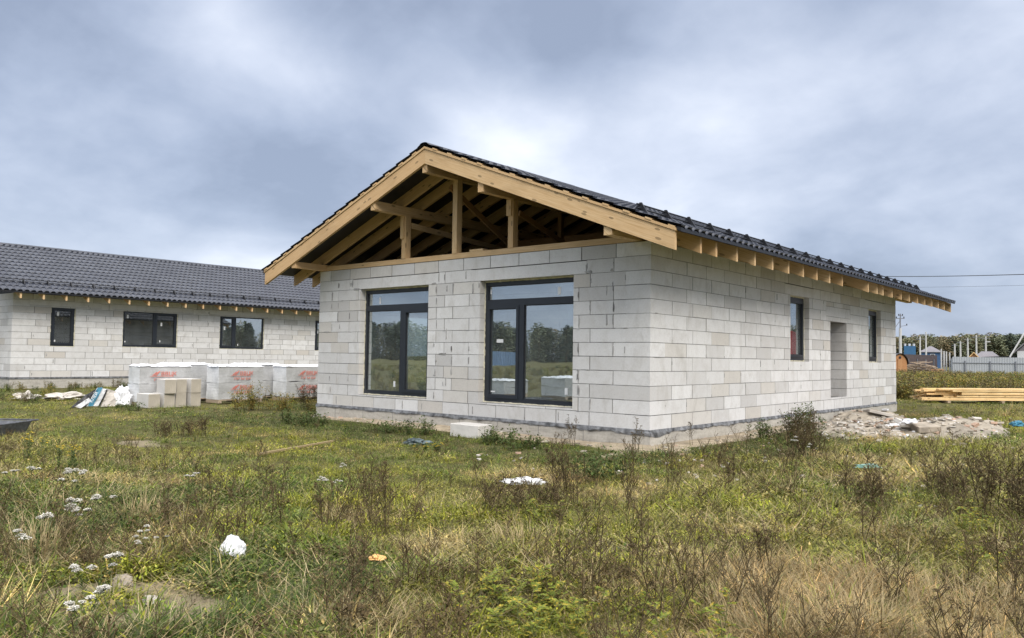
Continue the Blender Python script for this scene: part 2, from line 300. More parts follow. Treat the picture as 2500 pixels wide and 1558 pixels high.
# ------------------------------------------------------------------ mesh builder
class MB:
    def __init__(s): s.v = []; s.f = []; s.m = []; s.u = []
    def face(s, pts, mi=0, uv=None):
        i = len(s.v); s.v += [tuple(p) for p in pts]; s.f.append(tuple(range(i, i + len(pts)))); s.m.append(mi)
        s.u.append(uv or [(p[0] + p[1], p[2]) for p in pts])
    def hexa(s, P, mi=0, long=None, ms=None):
        """P: 8 corners, index = a + 2 b + 4 c"""
        i = len(s.v); s.v += [tuple(p) for p in P]
        F = [(0, 2, 3, 1), (4, 5, 7, 6), (0, 1, 5, 4), (2, 6, 7, 3), (0, 4, 6, 2), (1, 3, 7, 5)]
        la = (Vector(P[1]) - Vector(P[0])).length; lb = (Vector(P[2]) - Vector(P[0])).length; lc = (Vector(P[4]) - Vector(P[0])).length
        off = random.random() * 40
        for k, f in enumerate(F):
            s.f.append(tuple(i + j for j in f)); s.m.append(ms[k] if ms else mi)
            uv = []
            for j in f:
                a, b, c = (j & 1) * la, ((j >> 1) & 1) * lb, ((j >> 2) & 1) * lc
                uv.append((a + off, b + c + off * .3) if long in (None, 0) else ((b + off, a + c + off * .3) if long == 1 else (c + off, a + b + off * .3)))
            s.u.append(uv)
    def box(s, x0, x1, y0, y1, z0, z1, mi=0, ms=None):
        d = (abs(x1 - x0), abs(y1 - y0), abs(z1 - z0)); lg = d.index(max(d))
        s.hexa([(x, y, z) for z in (z0, z1) for y in (y0, y1) for x in (x0, x1)], mi, lg, ms)
    def mbox(s, mp, u0, u1, n0, n1, z0, z1, mi=0):
        d = (abs(u1 - u0), abs(n1 - n0), abs(z1 - z0)); lg = d.index(max(d))
        s.hexa([mp(x, y, z) for z in (z0, z1) for y in (n0, n1) for x in (u0, u1)], mi, lg)
    def beam(s, p0, p1, w, h, mi=0, upv=(0, 0, 1)):
        p0 = Vector(p0); p1 = Vector(p1); d = (p1 - p0).normalized(); sd = d.cross(Vector(upv))
        if sd.length < 1e-4: sd = d.cross(Vector((0, 1, 0)))
        sd.normalize(); u = sd.cross(d)
        s.hexa([q + sd * (a * w / 2) + u * (b * h / 2) for b in (-1, 1) for a in (-1, 1) for q in (p0, p1)], mi, 0)
    def tube(s, pts, r, n=6, mi=0, r1=None, cap=True):
        pts = [Vector(p) for p in pts]; rings = []
        for k, p in enumerate(pts):
            d = (pts[min(k + 1, len(pts) - 1)] - pts[max(k - 1, 0)]).normalized()
            a = d.cross(Vector((0, 0, 1)));
            if a.length < 1e-3: a = d.cross(Vector((1, 0, 0)))
            a.normalize(); b = a.cross(d); rr = r if r1 is None else r + (r1 - r) * k / (len(pts) - 1)
            i = len(s.v); s.v += [tuple(p + (a * math.cos(t) + b * math.sin(t)) * rr) for t in [2 * math.pi * j / n for j in range(n)]]; rings.append(i)
        for a, b in zip(rings, rings[1:]):
            for j in range(n):
                s.f.append((a + j, a + (j + 1) % n, b + (j + 1) % n, b + j)); s.m.append(mi); s.u.append([(0, 0), (1, 0), (1, 1), (0, 1)])
        if cap:
            for a in (rings[0], rings[-1]): s.f.append(tuple(a + j for j in range(n))); s.m.append(mi); s.u.append([(0, 0)] * n)
    def prism(s, poly, axis, a0, a1, mi=0, long=None):
        """extrude polygon (list of 2D) along axis (0:x 1:y 2:z)"""
        def P(q, a): return {0: (a, q[0], q[1]), 1: (q[0], a, q[1]), 2: (q[0], q[1], a)}[axis]
        i = len(s.v); n = len(poly); s.v += [P(q, a0) for q in poly] + [P(q, a1) for q in poly]
        off = random.random() * 30; c = Vector(poly[0])
        k = max(range(n), key=lambda j: (Vector(poly[(j + 1) % n]) - Vector(poly[j])).length)
        dv = (Vector(poly[(k + 1) % n]) - Vector(poly[k])).normalized(); pv = Vector((-dv.y, dv.x))
        U = lambda q, a: ((Vector(q) - c).dot(dv) + off, (Vector(q) - c).dot(pv) + a + off * .3)
        s.f.append(tuple(range(i, i + n))); s.m.append(mi); s.u.append([U(q, a0) for q in poly])
        s.f.append(tuple(range(i + 2 * n - 1, i + n - 1, -1))); s.m.append(mi); s.u.append([U(q, a1) for q in reversed(poly)])
        for j in range(n):
            j2 = (j + 1) % n; s.f.append((i + j, i + n + j, i + n + j2, i + j2)); s.m.append(mi)
            s.u.append([U(poly[j], a0), U(poly[j], a1), U(poly[j2], a1), U(poly[j2], a0)])
    def build(s, name, mats, parent=None, smooth=False, recalc=True, loc=None):
        me = bpy.data.meshes.new(name); me.from_pydata(s.v, [], s.f)
        for x in (mats if isinstance(mats, (list, tuple)) else [mats]): me.materials.append(x)
        me.polygons.foreach_set('material_index', s.m)
        uvl = me.uv_layers.new(name='UVMap'); flat = []
        for u in s.u:
            for q in u: flat += [q[0], q[1]]
        uvl.data.foreach_set('uv', flat)
        if recalc:
            bm = bmesh.new(); bm.from_mesh(me); bmesh.ops.recalc_face_normals(bm, faces=bm.faces); bm.to_mesh(me); bm.free()
        if smooth: me.polygons.foreach_set('use_smooth', [True] * len(me.polygons))
        me.update()
        o = bpy.data.objects.new(name, me); C.objects.link(o)
        if parent is not None: o.parent = parent
        if loc is not None: o.location = loc
        return o
def thing(name, label, cat, loc=(0, 0, 0), rz=0, group=None):
    o = bpy.data.objects.new(name, None); C.objects.link(o); o.empty_display_size = .2
    o.location = loc; o.rotation_euler = (0, 0, rz); o['label'] = label; o['category'] = cat
    if group: o['group'] = group
    return o
def tag(o, label, cat, group=None):
    o['label'] = label; o['category'] = cat
    if group: o['group'] = group
    return o
def copy_tree(o, parent=None):
    c = o.copy(); C.objects.link(c); c.parent = parent
    for ch in list(o.children): copy_tree(ch, c)
    return c
def bearing(px, depth, z=0.0):
    """survey helper: ground position at a bearing (tangent right of the view axis) and a depth"""
    h = Vector((fw.x, fw.y)).normalized(); r = Vector((h.y, -h.x)); t = (px - 1250) / 1940.34
    p = Vector((CAM.x, CAM.y)) + (h + r * t) * depth
    return Vector((p.x, p.y, z))

def gz(x, y):
    v = Vector((x * .35, y * .35, 0)); d = math.hypot(x - CAM.x, y - CAM.y)
    h = -.235 + .035 * noise.noise(v) + .012 * noise.noise(Vector((x * 1.7, y * 1.7, 3)))
    return h

# ------------------------------------------------------------------ ground
def build_ground():
    mb = MB()
    def axis(c, near, far):
        a = []; s = 0.25; p = 0
        while p < near: a.append(p); p += s
        while p < far: a.append(p); s *= 1.28; p += s
        a.append(far); return [c - q for q in reversed(a[1:])] + [c + q for q in a]
    xs = axis(2.0, 13, 900); ys = axis(-3.0, 13, 900)
    nx = len(xs)
    for y in ys:
        for x in xs: mb.v.append((x, y, gz(x, y) if abs(x) < 60 and abs(y) < 60 else -.24))
    for j in range(len(ys) - 1):
        for i in range(nx - 1):
            a = j * nx + i; mb.f.append((a, a + 1, a + nx + 1, a + nx)); mb.m.append(0); mb.u.append([(0, 0)] * 4)
    o = mb.build('ground', M['ground'], smooth=True, recalc=False); o['kind'] = 'structure'
build_ground()
def dirt_patch(name, cx, cy, rx, ry, seed, mat, lift=.004):
    mb = MB(); n = 26; c = (cx, cy, gz(cx, cy) + lift + .02); ring = []
    rings = []
    for k in range(1, 6):
        r = []
        for j in range(n):
            t = 2 * math.pi * j / n; q = k / 5 * (1 + .35 * noise.noise(Vector((math.cos(t) * 1.5, math.sin(t) * 1.5, seed))))
            x, y = cx + rx * q * math.cos(t), cy + ry * q * math.sin(t)
            r.append((x, y, gz(x, y) + (lift + .016 * (1 - k / 5) if k < 5 else -.01)))
        rings.append(r)
    mb.v.append(c); off = 1
    for r in rings: mb.v += r
    for j in range(n):
        mb.f.append((0, 1 + j, 1 + (j + 1) % n)); mb.m.append(0); mb.u.append([(0, 0)] * 3)
        for k in range(4):
            a = 1 + k * n; b = a + n; j2 = (j + 1) % n
            mb.f.append((a + j, b + j, b + j2, a + j2)); mb.m.append(0); mb.u.append([(0, 0)] * 4)
    o = mb.build(name, mat, smooth=True, recalc=False); o['kind'] = 'structure'; return o
dirt_patch('bare_soil', 1.78, -7.78, .6, .48, 1, M['dirt'], .012)
dirt_patch('bare_soil', -5.0, -4.6, .8, .4, 2, M['dirt'], -.006)

# ------------------------------------------------------------------ block walls
GAP = .009
def wall_blocks(mb, mp, a_start, a_end, rows, joints, opens, th, h=.2, z0=0, fixed=None, rng=None, jit=.0025, rough=0.0):
    """mp(u,n,z) maps wall coordinates. joints(row) -> list of joint positions; opens: (a0,a1,z0,z1); mat 0 block, 1 mortar"""
    rng = rng or random
    for r in range(rows):
        za, zb = z0 + r * h, z0 + (r + 1) * h
        s, e = (a_start(r), a_end(r))
        cuts = sorted(set([s, e] + [c for o in opens if o[2] < zb - 1e-4 and o[3] > za + 1e-4 for c in o[:2] if s < c < e]))
        for c0, c1 in zip(cuts, cuts[1:]):
            mid = (c0 + c1) / 2; zz = [(za, zb)]
            for o in opens:
                if o[0] < mid < o[1] and o[2] < zb - 1e-4 and o[3] > za + 1e-4:
                    zz = [q for q in ((za, max(za, o[2])), (min(zb, o[3]), zb)) if q[1] - q[0] > .012]
            for (qa, qb) in zz:
                if c1 - c0 < .01: continue
                mb.mbox(mp, c0 + .009, c1 - .009, .006, th - .007, qa, qb, 1)
                js = sorted(j for j in joints(r, mid) if c0 + .045 < j < c1 - .045)
                pts = [c0] + js + [c1]
                for b0, b1 in zip(pts, pts[1:]):
                    g = GAP * rng.uniform(.9, 2.3); n0 = rng.uniform(-jit, jit); g2 = GAP * rng.uniform(.6, 1.3)
                    t0 = rng.uniform(-.0012, .0012)
                    la = b0 + (g / 2 if b0 != c0 else 0); lb = b1 - (g / 2 if b1 != c1 else 0)
                    # slightly skewed block so edges are not perfectly parallel
                    P = []
                    for z in (qa + g2 / 2, qb - g2 / 2):
                        for n_ in (n0, th - .0):
                            for u in (la, lb): P.append(mp(u, n_, z + (t0 if u == la else -t0)))
                    mb.hexa(P, 0)
def smear(mb, mp, u, z, w, hh, rng, mi=0):
    """irregular patch of mortar squeezed from a joint, 4 mm proud"""
    n = 9; out = []
    for k in range(n):
        t = 2 * math.pi * k / n; q = rng.uniform(.55, 1.15)
        out.append((u + math.copysign(abs(math.cos(t)) ** .6, math.cos(t)) * w / 2 * q, z + math.copysign(abs(math.sin(t)) ** .6, math.sin(t)) * hh / 2 * q))
    i = len(mb.v); mb.v += [mp(a, .004, b) for a, b in out] + [mp(a + (u - a) * .25, -.006, b + (z - b) * .12) for a, b in out]
    for k in range(n):
        k2 = (k + 1) % n; mb.f.append((i + k, i + k2, i + n + k2, i + n + k)); mb.m.append(mi); mb.u.append([(0, 0)] * 4)
    mb.f.append(tuple(i + n + k for k in range(n))); mb.m.append(mi); mb.u.append([(0, 0)] * n)

def foam_strip(mb, mp, pts, wdt, n, rng):
    """ragged ribbon of foam following (u,z) points on depth n, real thickness 12 mm"""
    for (a, b) in zip(pts, pts[1:]):
        A, B = Vector(a), Vector(b); ln = (B - A).length; k = max(2, int(ln / .05)); d = (B - A) / k; nrm = Vector((-d.y, d.x)).normalized()
        for j in range(k):
            p, q = A + d * j, A + d * (j + 1); w0 = wdt * rng.uniform(.45, 1.25); e = rng.uniform(.0, .012)
            P = [mp(v.x, nn, v.y) for nn in (n - e, n + .014) for v in (p - nrm * w0 / 2, p + nrm * w0 / 2)] + [mp(v.x, nn, v.y) for nn in (n - e, n + .014) for v in (q - nrm * w0 / 2, q + nrm * w0 / 2)]
            mb.hexa([P[0], P[1], P[2], P[3], P[4], P[5], P[6], P[7]])

def make_window(house, mp, u0, u1, z0, z1, depth, layout, glass='glass', foam=True, label=None, fw_=.058):
    """layout: list of panes (a0,a1,b0,b1,sash?) in fractions of the inner area; stickers added per pane"""
    rng = random.Random(int(u0 * 100) + 5)
    g = .018; a0, a1, b0, b1 = u0 + g, u1 - g, z0 + g, z1 - g
    mb = MB()
    mb.mbox(mp, a0, a1, depth, depth + .07, b0, b0 + fw_); mb.mbox(mp, a0, a1, depth, depth + .07, b1 - fw_, b1)
    mb.mbox(mp, a0, a0 + fw_, depth + .001, depth + .071, b0 + fw_, b1 - fw_); mb.mbox(mp, a1 - fw_, a1, depth + .001, depth + .071, b0 + fw_, b1 - fw_)
    o = mb.build('window', M['frame'], house)
    if label: o['label'] = label
    for kind, *q in layout:
        if kind == 'bar':
            m2 = MB(); m2.mbox(mp, q[0], q[1], depth - .004, depth + .066, q[2], q[3]); m2.build('mullion' if q[3] - q[2] > q[1] - q[0] else 'transom', M['frame'], o)
        else:
            p0, p1, r0, r1 = q[:4]
            if kind == 'sash':
                m2 = MB(); s = .05; e = depth - .018
                m2.mbox(mp, p0, p1, e, e + .06, r0, r0 + s); m2.mbox(mp, p0, p1, e, e + .06, r1 - s, r1)
                m2.mbox(mp, p0, p0 + s, e + .001, e + .061, r0 + s, r1 - s); m2.mbox(mp, p1 - s, p1, e + .001, e + .061, r0 + s, r1 - s)
                m2.build('sash', M['frame'], o); p0 += s - .004; p1 -= s - .004; r0 += s - .004; r1 -= s - .004
            # glazing bead
            m2 = MB(); s = .012; e = depth + .012
            m2.mbox(mp, p0, p1, e, e + .02, r0, r0 + s); m2.mbox(mp, p0, p1, e, e + .02, r1 - s, r1)
            m2.mbox(mp, p0, p0 + s, e + .001, e + .021, r0 + s, r1 - s); m2.mbox(mp, p1 - s, p1, e + .001, e + .021, r0 + s, r1 - s)
            m2.build('glazing_bead', M['darkmetal'], o)
            m2 = MB(); m2.mbox(mp, p0 + .001, p1 - .001, depth + .028, depth + .032, r0 + .001, r1 - .001); m2.build('pane', M[glass], o)
            for st in q[4:]:
                m3 = MB(); m3.mbox(mp, st[0], st[0] + st[2], depth + .0262, depth + .0272, st[1], st[1] + st[3]); m3.build('sticker', M['sticker'], o)
    if foam:
        mf = MB(); foam_strip(mf, mp, [(u0 + .012, z0), (u0 + .012, z1 - .005), (u1 - .012, z1 - .005)], .026, depth + .004, rng)
        foam_strip(mf, mp, [(u1 - .012, z1), (u1 - .012, z0 + .006), (u0, z0 + .006)], .026, depth + .004, rng)
        mf.build('foam_seal', M['foam'], o)
    return o

# ------------------------------------------------------------------ roof parts
def tile_slope(root, y0, y1, xe, ze, xr, zr, steps, lift=.0):
    """metal tile sheet from eave (xe,ze) to ridge (xr,zr); waves along Y, a drop every step"""
    mb = MB(); wave = .183; per = 8; n = int((y1 - y0) / wave * per); ex = Vector((xr - xe, zr - ze)); Lh = ex.length; d = ex / Lh; nn = Vector((-d.y, d.x))
    if nn.y < 0: nn = -nn
    ph = [(y0 + (y1 - y0) * i / n) for i in range(n + 1)]
    wv = [.017 * math.sin(2 * math.pi * (y - y0) / wave) + .008 * math.cos(4 * math.pi * (y - y0) / wave) for y in ph]
    for k in range(steps):
        sa, sb = Lh * k / steps, Lh * (k + 1) / steps
        rows = [(sa + .002, .0), (sa, .024), (sa + (sb - sa) * .35, .017), (sb + .004, .001)]
        base = len(mb.v)
        for (s_, hh) in rows:
            for y, q in zip(ph, wv):
                ss = s_ - (q * .9 if hh > .003 and s_ < sa + .01 else 0) + (.0)
                p = Vector((xe, ze)) + d * ss + nn * (hh + q + .018 + lift); mb.v.append((p.x, y, p.y))
        for r in range(3):
            for i in range(n):
                a = base + r * (n + 1) + i; mb.f.append((a, a + 1, a + n + 2, a + n + 1)); mb.m.append(0); mb.u.append([(0, 0)] * 4)
    o = mb.build('roof_tiles', M['tile'], root, smooth=False, recalc=False)
    o.data.polygons.foreach_set('use_smooth', [True] * len(o.data.polygons))
    return o
def ridge_cap(root, y0, y1, x, z):
    mb = MB(); n = 8; prof = [(x + .09 * math.cos(t), z - .012 + .03 * math.sin(t)) for t in [math.pi * k / n for k in range(n + 1)]]
    prof = [(x + .15, z - .045)] + prof + [(x - .15, z - .045)]
    L_ = 2.0; y = y0
    while y < y1 - .01:
        e = min(y + L_ + .05, y1); up_ = .004 if int((y - y0) / L_) % 2 else 0
        i = len(mb.v)
        for yy in (y, e): mb.v += [(a, yy, b + up_) for a, b in prof]
        m = len(prof)
        for k in range(m - 1): mb.f.append((i + k, i + k + 1, i + m + k + 1, i + m + k)); mb.m.append(0); mb.u.append([(0, 0)] * 4)
        y += L_
    mb.build('ridge_cap', M['tile'], root, recalc=False)
def snow_guard(root, x, z, y0, y1, sp, slope):
    o = MB(); o.tube([(x - .02, y0 - .1, z + .07), (x - .02, y1, z + .07)], .011, 6); o.tube([(x - .03, y0 - .1, z + .125), (x - .03, y1, z + .125)], .011, 6)
    g = o.build('snow_guard', M['darkmetal'], root)
    k = 0; y = y0
    first = None
    while y < y1:
        b = MB(); b.prism([(x + .10, z - .03), (x - .14, z + .06), (x - .045, z + .155), (x - .015, z + .155)], 1, y - .012, y + .012)
        b.box(x - .05, x - .0, y - .022, y - .0125, z + .05, z + .145)
        b.build('bracket', M['darkmetal'], g); y += sp

# ================================================================== MAIN HOUSE
W, D = 7.50, 11.89
HOUSE = thing('block_house', 'unfinished pale aerated block house with open pine gable, tall front windows and dark metal roof', 'house', (0, 0, 0))
front = lambda u, n, z: (u, n, z)
side = lambda u, n, z: (-n, u, z)
left = lambda u, n, z: (-W + n, u, z)
back = lambda u, n, z: (u, D - n, z)
TH = .40
FW = [(-6.24, -4.39, .235, 2.2), (-3.18, -1.30, .235, 2.2)]
FL = [(-6.48, -4.14, 2.2, 2.392), (-3.39, -1.07, 2.2, 2.392)]
SW = [(5.0, 5.95, .968, 2.2), (7.14, 8.14, .24, 1.9), (9.69, 10.65, .968, 2.2)]
SL = [(4.73, 6.20, 2.2, 2.39), (6.89, 8.40, 1.9, 2.10), (9.45, 10.95, 2.2, 2.39)]
rg = random.Random(3)
BL = .614
def fj(r, mid):
    odd = r % 2
    if r == 0: return [-.4 - .6 * k for k in range(12)]
    if r == 12: return [-.07 - .69 * 0] + [-.56 - .6 * k for k in range(13)]
    if mid > -1.30: return [-.6, -1.2] if odd else [-.4, -1.0]
    if mid > -3.18: return [-3.18 + .12 + .58 * k for k in range(4)] if r == 0 else ([-1.0 - .6 * k for k in range(9)] if not odd else [-.6 * k for k in range(9)])
    if mid > -4.39: return ([-3.42, -3.99] if odd else [-3.80, -4.19])
    if r == 0: return [-7.5 + .4 + .6 * k for k in range(12)]
    return [-7.5 + .6 * k for k in range(1, 8)] if not odd else [-7.5 + .38 + .56 * k for k in range(8)]
def sj(r, mid):
    o = 0 if r == 12 else (.40 if r % 2 else .60)
    if r % 2: o = .42 + BL - BL
    return [o + BL * k for k in range(22)] if r % 2 else [.6 + BL * k for k in range(22)]
def merge(fn, fixed): return fn
w1 = MB(); fo = FW + FL
wall_blocks(w1, front, lambda r: -W if r % 2 == 0 else -W + TH, lambda r: 0 if r % 2 else -TH, 13, fj, fo, TH, rng=rg)
fwall = w1.build('front_wall', [M['block'], M['mortar']], HOUSE)
w2 = MB()
wall_blocks(w2, side, lambda r: TH if r % 2 else 0, lambda r: D if r % 2 == 0 else D - TH, 13, sj, SW + SL, TH, rng=rg)
w2.build('side_wall', [M['block'], M['mortar']], HOUSE)
w3 = MB(); LO = [(1.95, 3.35, .38, 1.80)]
wall_blocks(w3, left, lambda r: TH if r % 2 == 0 else 0, lambda r: D if r % 2 else D - TH, 13, sj, LO, TH, rng=rg)
w3.build('side_wall', [M['block'], M['mortar']], HOUSE)
w4 = MB()
wall_blocks(w4, back, lambda r: -W if r % 2 == 0 else -W + TH, lambda r: 0 if r % 2 else -TH, 13, fj, [], TH, rng=rg)
w4.build('rear_wall', [M['block'], M['mortar']], HOUSE)
w5 = MB(); pt = lambda u, n, z: (u, 4.3 + n, z)
wall_blocks(w5, pt, lambda r: -W + TH + .01, lambda r: -TH - .01, 13, lambda r, m: [-.6 * k - (.3 if r % 2 else 0) for k in range(14)], [(-4.6, -3.5, -1, 2.0)], .2, rng=rg)
w5.build('inner_wall', [M['block'], M['mortar']], HOUSE)
for (a, b, c, d), mp in [(q, front) for q in FL] + [(q, side) for q in SL]:
    m = MB(); m.mbox(mp, a + .004, b - .004, -.001 + rg.uniform(-.002, .002), TH, c + .003, d - .003); m.build('lintel', M['block'], HOUSE)
# mortar smears read off the wall
sm = MB()
FS = [[-3.941, 2.104, .05, .14], [-4.187, 1.903, .025, .16], [-3.337, 2.08, .05, .2], [-6.476, 2.315, .06, .17], [-6.355, 2.206, .22, .05], [-4.176, 1.513, .02, .17], [-3.936, 1.334, .02, .2], [-4.2, .64, .10, .03], [-4.19, .7, .03, .12], [-3.797, .725, .02, .17], [-3.93, .547, .025, .17], [-6.543, .515, .03, .17], [-6.898, 1.907, .02, .15], [-6.55, 1.699, .025, .16], [-6.842, 1.505, .03, .13], [-7.249, 1.405, .2, .025], [-4.021, 1.012, .22, .03], [-1.03, 2.22, .2, .05], [-1.07, 2.29, .03, .15], [-1.202, 1.125, .03, .18], [-1.209, .727, .02, .18], [-4.23, 1.158, .02, .1], [-3.50, 2.3, .03, .17], [-6.80, 2.0, .16, .02], [-.711, 1.516, .035, .18], [-.606, 1.514, .025, .18], [-.404, 2.12, .01, .1], [-1.19, .717, .025, .17], [-.611, 1.999, .03, .17], [-.715, 1.934, .015, .16], [-.636, 2.232, .05, .05], [-4.14, 2.3, .02, .16], [-4.26, 2.21, .2, .04], [-3.2, 2.14, .03, .1], [-.6, 2.31, .02, .08], [-5.0, .1, .02, .16], [-4.5, .1, .02, .15], [-3.3, .1, .02, .16], [-2.2, .1, .015, .17], [-1.55, .1, .02, .16]]
for q in FS: smear(sm, front, q[0], q[1], q[2], q[3], rg)
for k in range(70):
    r = rg.randrange(12); u = rg.choice([-7.1, -6.9, -6.53, -.41, -.6, -1.0, -1.2, -3.8, -3.99, -3.42, -4.19]) + rg.uniform(-.02, .02)
    smear(sm, front, u, r * .2 + .1, rg.uniform(.014, .045), rg.uniform(.08, .2), rg) if rg.random() < .5 else smear(sm, front, u, r * .2, rg.uniform(.04, .14), rg.uniform(.008, .018), rg)
for q in [[3.652, .914, .03, .16], [4.246, .958, .03, .1], [.158, 1.607, .1, .015], [4.372, 2.12, .02, .14], [.21, 1.0, .3, .012]]: smear(sm, side, q[0], q[1], q[2], q[3], rg)
for k in range(40):
    r = rg.randrange(13); u = (.42 if r % 2 else .6) + BL * rg.randrange(18)
    if any(a - .05 < u < b + .05 and c - .1 < r * .2 < d + .1 for a, b, c, d in SW): continue
    smear(sm, side, u, r * .2 + rg.uniform(.02, .16), rg.uniform(.008, .018), rg.uniform(.03, .1), rg)
sm.build('mortar_smears', M['smear'], HOUSE)
# foundation, slab, ceiling
f = MB(); f.box(-W - .012, .012, -.012, D + .012, -.6, -.035); f.build('foundation', M['concrete'], HOUSE)
f = MB(); f.box(-W + .42, -.42, .42, D - .42, -.03, .02); f.build('floor_slab', M['slab'], HOUSE)
f = MB(); f.box(-W + .3, -.3, .3, D - .3, 2.615, 2.66); f.build('ceiling', M['film'], HOUSE)
def membrane(mp, u0, u1, rng, deep):
    mb = MB(); n = int((u1 - u0) / .045); rows = []
    for i in range(n + 1):
        u = u0 + (u1 - u0) * i / n
        hang = max(.004, deep(u) * (.8 + 1.1 * noise.noise(Vector((u * 2.3, 7, 1)))) + .022 * noise.noise(Vector((u * 11, 1, 5))))
        out = .022 + .026 * noise.noise(Vector((u * 5, 2, 8))) + .008 * noise.noise(Vector((u * 21, 3, 2)))
        rows.append([mp(u, .02, -.002), mp(u, -.010, .004 + .004 * noise.noise(Vector((u * 9, 0, 0)))), mp(u, -max(.016, out), -.035), mp(u, -max(.018, out + .012 * noise.noise(Vector((u * 13, 0, 4)))), -.035 - hang * .5), mp(u, -.018, -.035 - hang), mp(u, .0, -.035 - hang)])
    i0 = len(mb.v)
    for r in rows: mb.v += r
    for i in range(n):
        for k in range(5):
            a = i0 + i * 6 + k; mb.f.append((a, a + 1, a + 7, a + 6)); mb.m.append(0); mb.u.append([(0, 0)] * 4)
    mb.build('membrane_strip', M['membrane'], HOUSE, recalc=False)
membrane(front, -W - .02, .02, rg, lambda u: .025 + .03 * max(0, 1 + u / 1.5))
membrane(side, -.02, D + .02, rg, lambda u: .02 + .035 * max(0, 1 - u / 1.2))
f = MB()
for k in range(9):
    u = -6.9 + k * .83; f.box(u, u + .006, -.016, -.0115, -.24, -.05)
f.build('formwork_marks', M['mortar'], HOUSE)

# windows
st = lambda u, z, w_=.045, h=.10: (u, z, w_, h)
dpt = .12
make_window(HOUSE, front, -6.24, -4.39, .235, 2.195, dpt, [
    ('bar', -6.165, -4.465, 1.79, 1.885), ('bar', -5.235, -5.135, .31, 1.79),
    ('pane', -6.165, -4.465, 1.885, 2.12, st(-5.86, 1.92, .04, .12)),
    ('pane', -6.165, -5.235, .31, 1.79, st(-5.42, .40, .05, .10)),
    ('sash', -5.135, -4.465, .31, 1.79)], label='tall three-light window left of the block pier')
make_window(HOUSE, front, -3.18, -1.30, .235, 2.195, dpt, [
    ('bar', -3.105, -1.375, 1.79, 1.885), ('bar', -2.44, -2.34, .31, 1.79),
    ('pane', -3.105, -1.375, 1.885, 2.12, st(-1.70, 1.93, .055, .12), st(-3.08, 1.99, .03, .08)),
    ('sash', -3.105, -2.44, .31, 1.79, st(-2.93, 1.20, .14, .055), st(-3.04, .40, .09, .022)),
    ('pane', -2.34, -1.375, .31, 1.79, st(-1.55, .42, .055, .10))], label='tall three-light window right of the block pier')
make_window(HOUSE, side, 5.0, 5.95, .97, 2.2, .10, [('sash', 5.075, 5.875, 1.045, 2.125)], glass='glass', label='narrow side window left of the doorway')
make_window(HOUSE, side, 9.69, 10.65, .97, 2.2, .10, [('sash', 9.765, 10.575, 1.045, 2.125, st(9.9, 1.8, .05, .1))], glass='glass', label='narrow side window right of the doorway')
# red container out in the field, mirrored in the side window
cb = thing('red_container', 'red metal container mirrored in the side window left of the doorway', 'container', (16.0, 47.4, -.24), R(-16))
cb.scale = (1.5, 1.3, 1.42)
m = MB()
for k in range(16): x = k * .16; m.prism([(x, 0), (x + .04, -.03), (x + .12, -.03), (x + .16, 0), (x + .16, .5), (x, .5)], 2, .1, 2.3)
m.build('side_panel', M['red'], cb)
m = MB(); m.box(0, 2.56, .502, 3.0, .1, 2.3); m.build('body', M['red'], cb)
m = MB(); m.box(-.03, 2.59, -.05, 3.03, 2.301, 2.38); m.box(-.03, 2.59, -.05, 3.03, 0, .098); m.build('frame', M['red'], cb)
# pallet of things inside
# roof timber ------------------------------------------------------
SL_ = .386; XC = -W / 2
def zt(x): return 2.562 + (.78 - (x if x > XC else 2 * XC - x)) * SL_
def rafter(yb, th=.05, ex=0.0, mat='wood', name='rafter', drop=.205, sides=(0, 1)):
    for sd_ in sides:
        tip = .78 + ex; zt0 = 2.562 - ex * SL_
        poly = [(tip, zt0), (tip, zt0 - drop), (XC + .001, zt(XC) - drop), (XC + .001, zt(XC))]
        if sd_: poly = [(2 * XC - a, b) for a, b in poly]
        m = MB(); m.prism(poly, 1, yb - th, yb, long=0); m.build(name, M[mat], HOUSE)
rafter(-.70, .05, 0, 'wood', 'barge_board', .235)
for i, y in enumerate([-.03, .415, 1.057, 1.663, 2.309, 2.943, 3.572, 4.203, 4.833, 5.504, 6.945, 7.63, 8.045, 8.698, 9.403, 10.08, 10.79, 11.45, 12.14, 12.81, 13.43]):
    rafter(y, .05, .0 if y != 6.945 else .03, 'wood')
rafter(14.16, .05, 0, 'wood', 'barge_board', .235)
# counter batten strips on top of the barge boards, battens, underlay, tiles
for sd_ in (0, 1):
    mir = lambda a: (2 * XC - a) if sd_ else a
    m = MB(); m.prism([(mir(.80), 2.563), (mir(.80), 2.598), (mir(XC), zt(XC) + .042), (mir(XC), zt(XC) + .004)], 1, -.765, -.70)
    m.build('counter_batten', M['wood'], HOUSE)
    m = MB(); m.prism([(mir(.79), 2.566), (mir(.79), 2.571), (mir(XC), zt(XC) + .009), (mir(XC), zt(XC) + .004)], 1, -.69, 14.15)
    m.build('roof_underlay', M['film'], HOUSE)
    nb = 14
    for k in range(nb):
        x = .74 - k * (4.46 / (nb - .35)); z = zt(x) + .036
        m = MB(); dx, dz = .045, .045 * SL_
        y0 = -.765 - random.uniform(0, .012)
        m.prism([(mir(x + dx), z - dz), (mir(x + dx), z - dz + .026), (mir(x - dx), z + dz + .026), (mir(x - dx), z + dz)], 1, y0, 14.18)
        m.build('batten', M['wood'], HOUSE)
    tile_slope(HOUSE, -.772, 14.22, mir(.87), 2.585, mir(XC), 2.585 + (.87 - XC) * SL_, 14)
    # eave drip edge
    m = MB(); m.prism([(mir(.80), 2.575), (mir(.86), 2.55), (mir(.865), 2.55), (mir(.865), 2.60), (mir(.80), 2.62)], 1, -.74, 14.2); m.build('eave_trim', M['darkmetal'], HOUSE)
ridge_cap(HOUSE, -.785, 14.2, XC, 4.395)
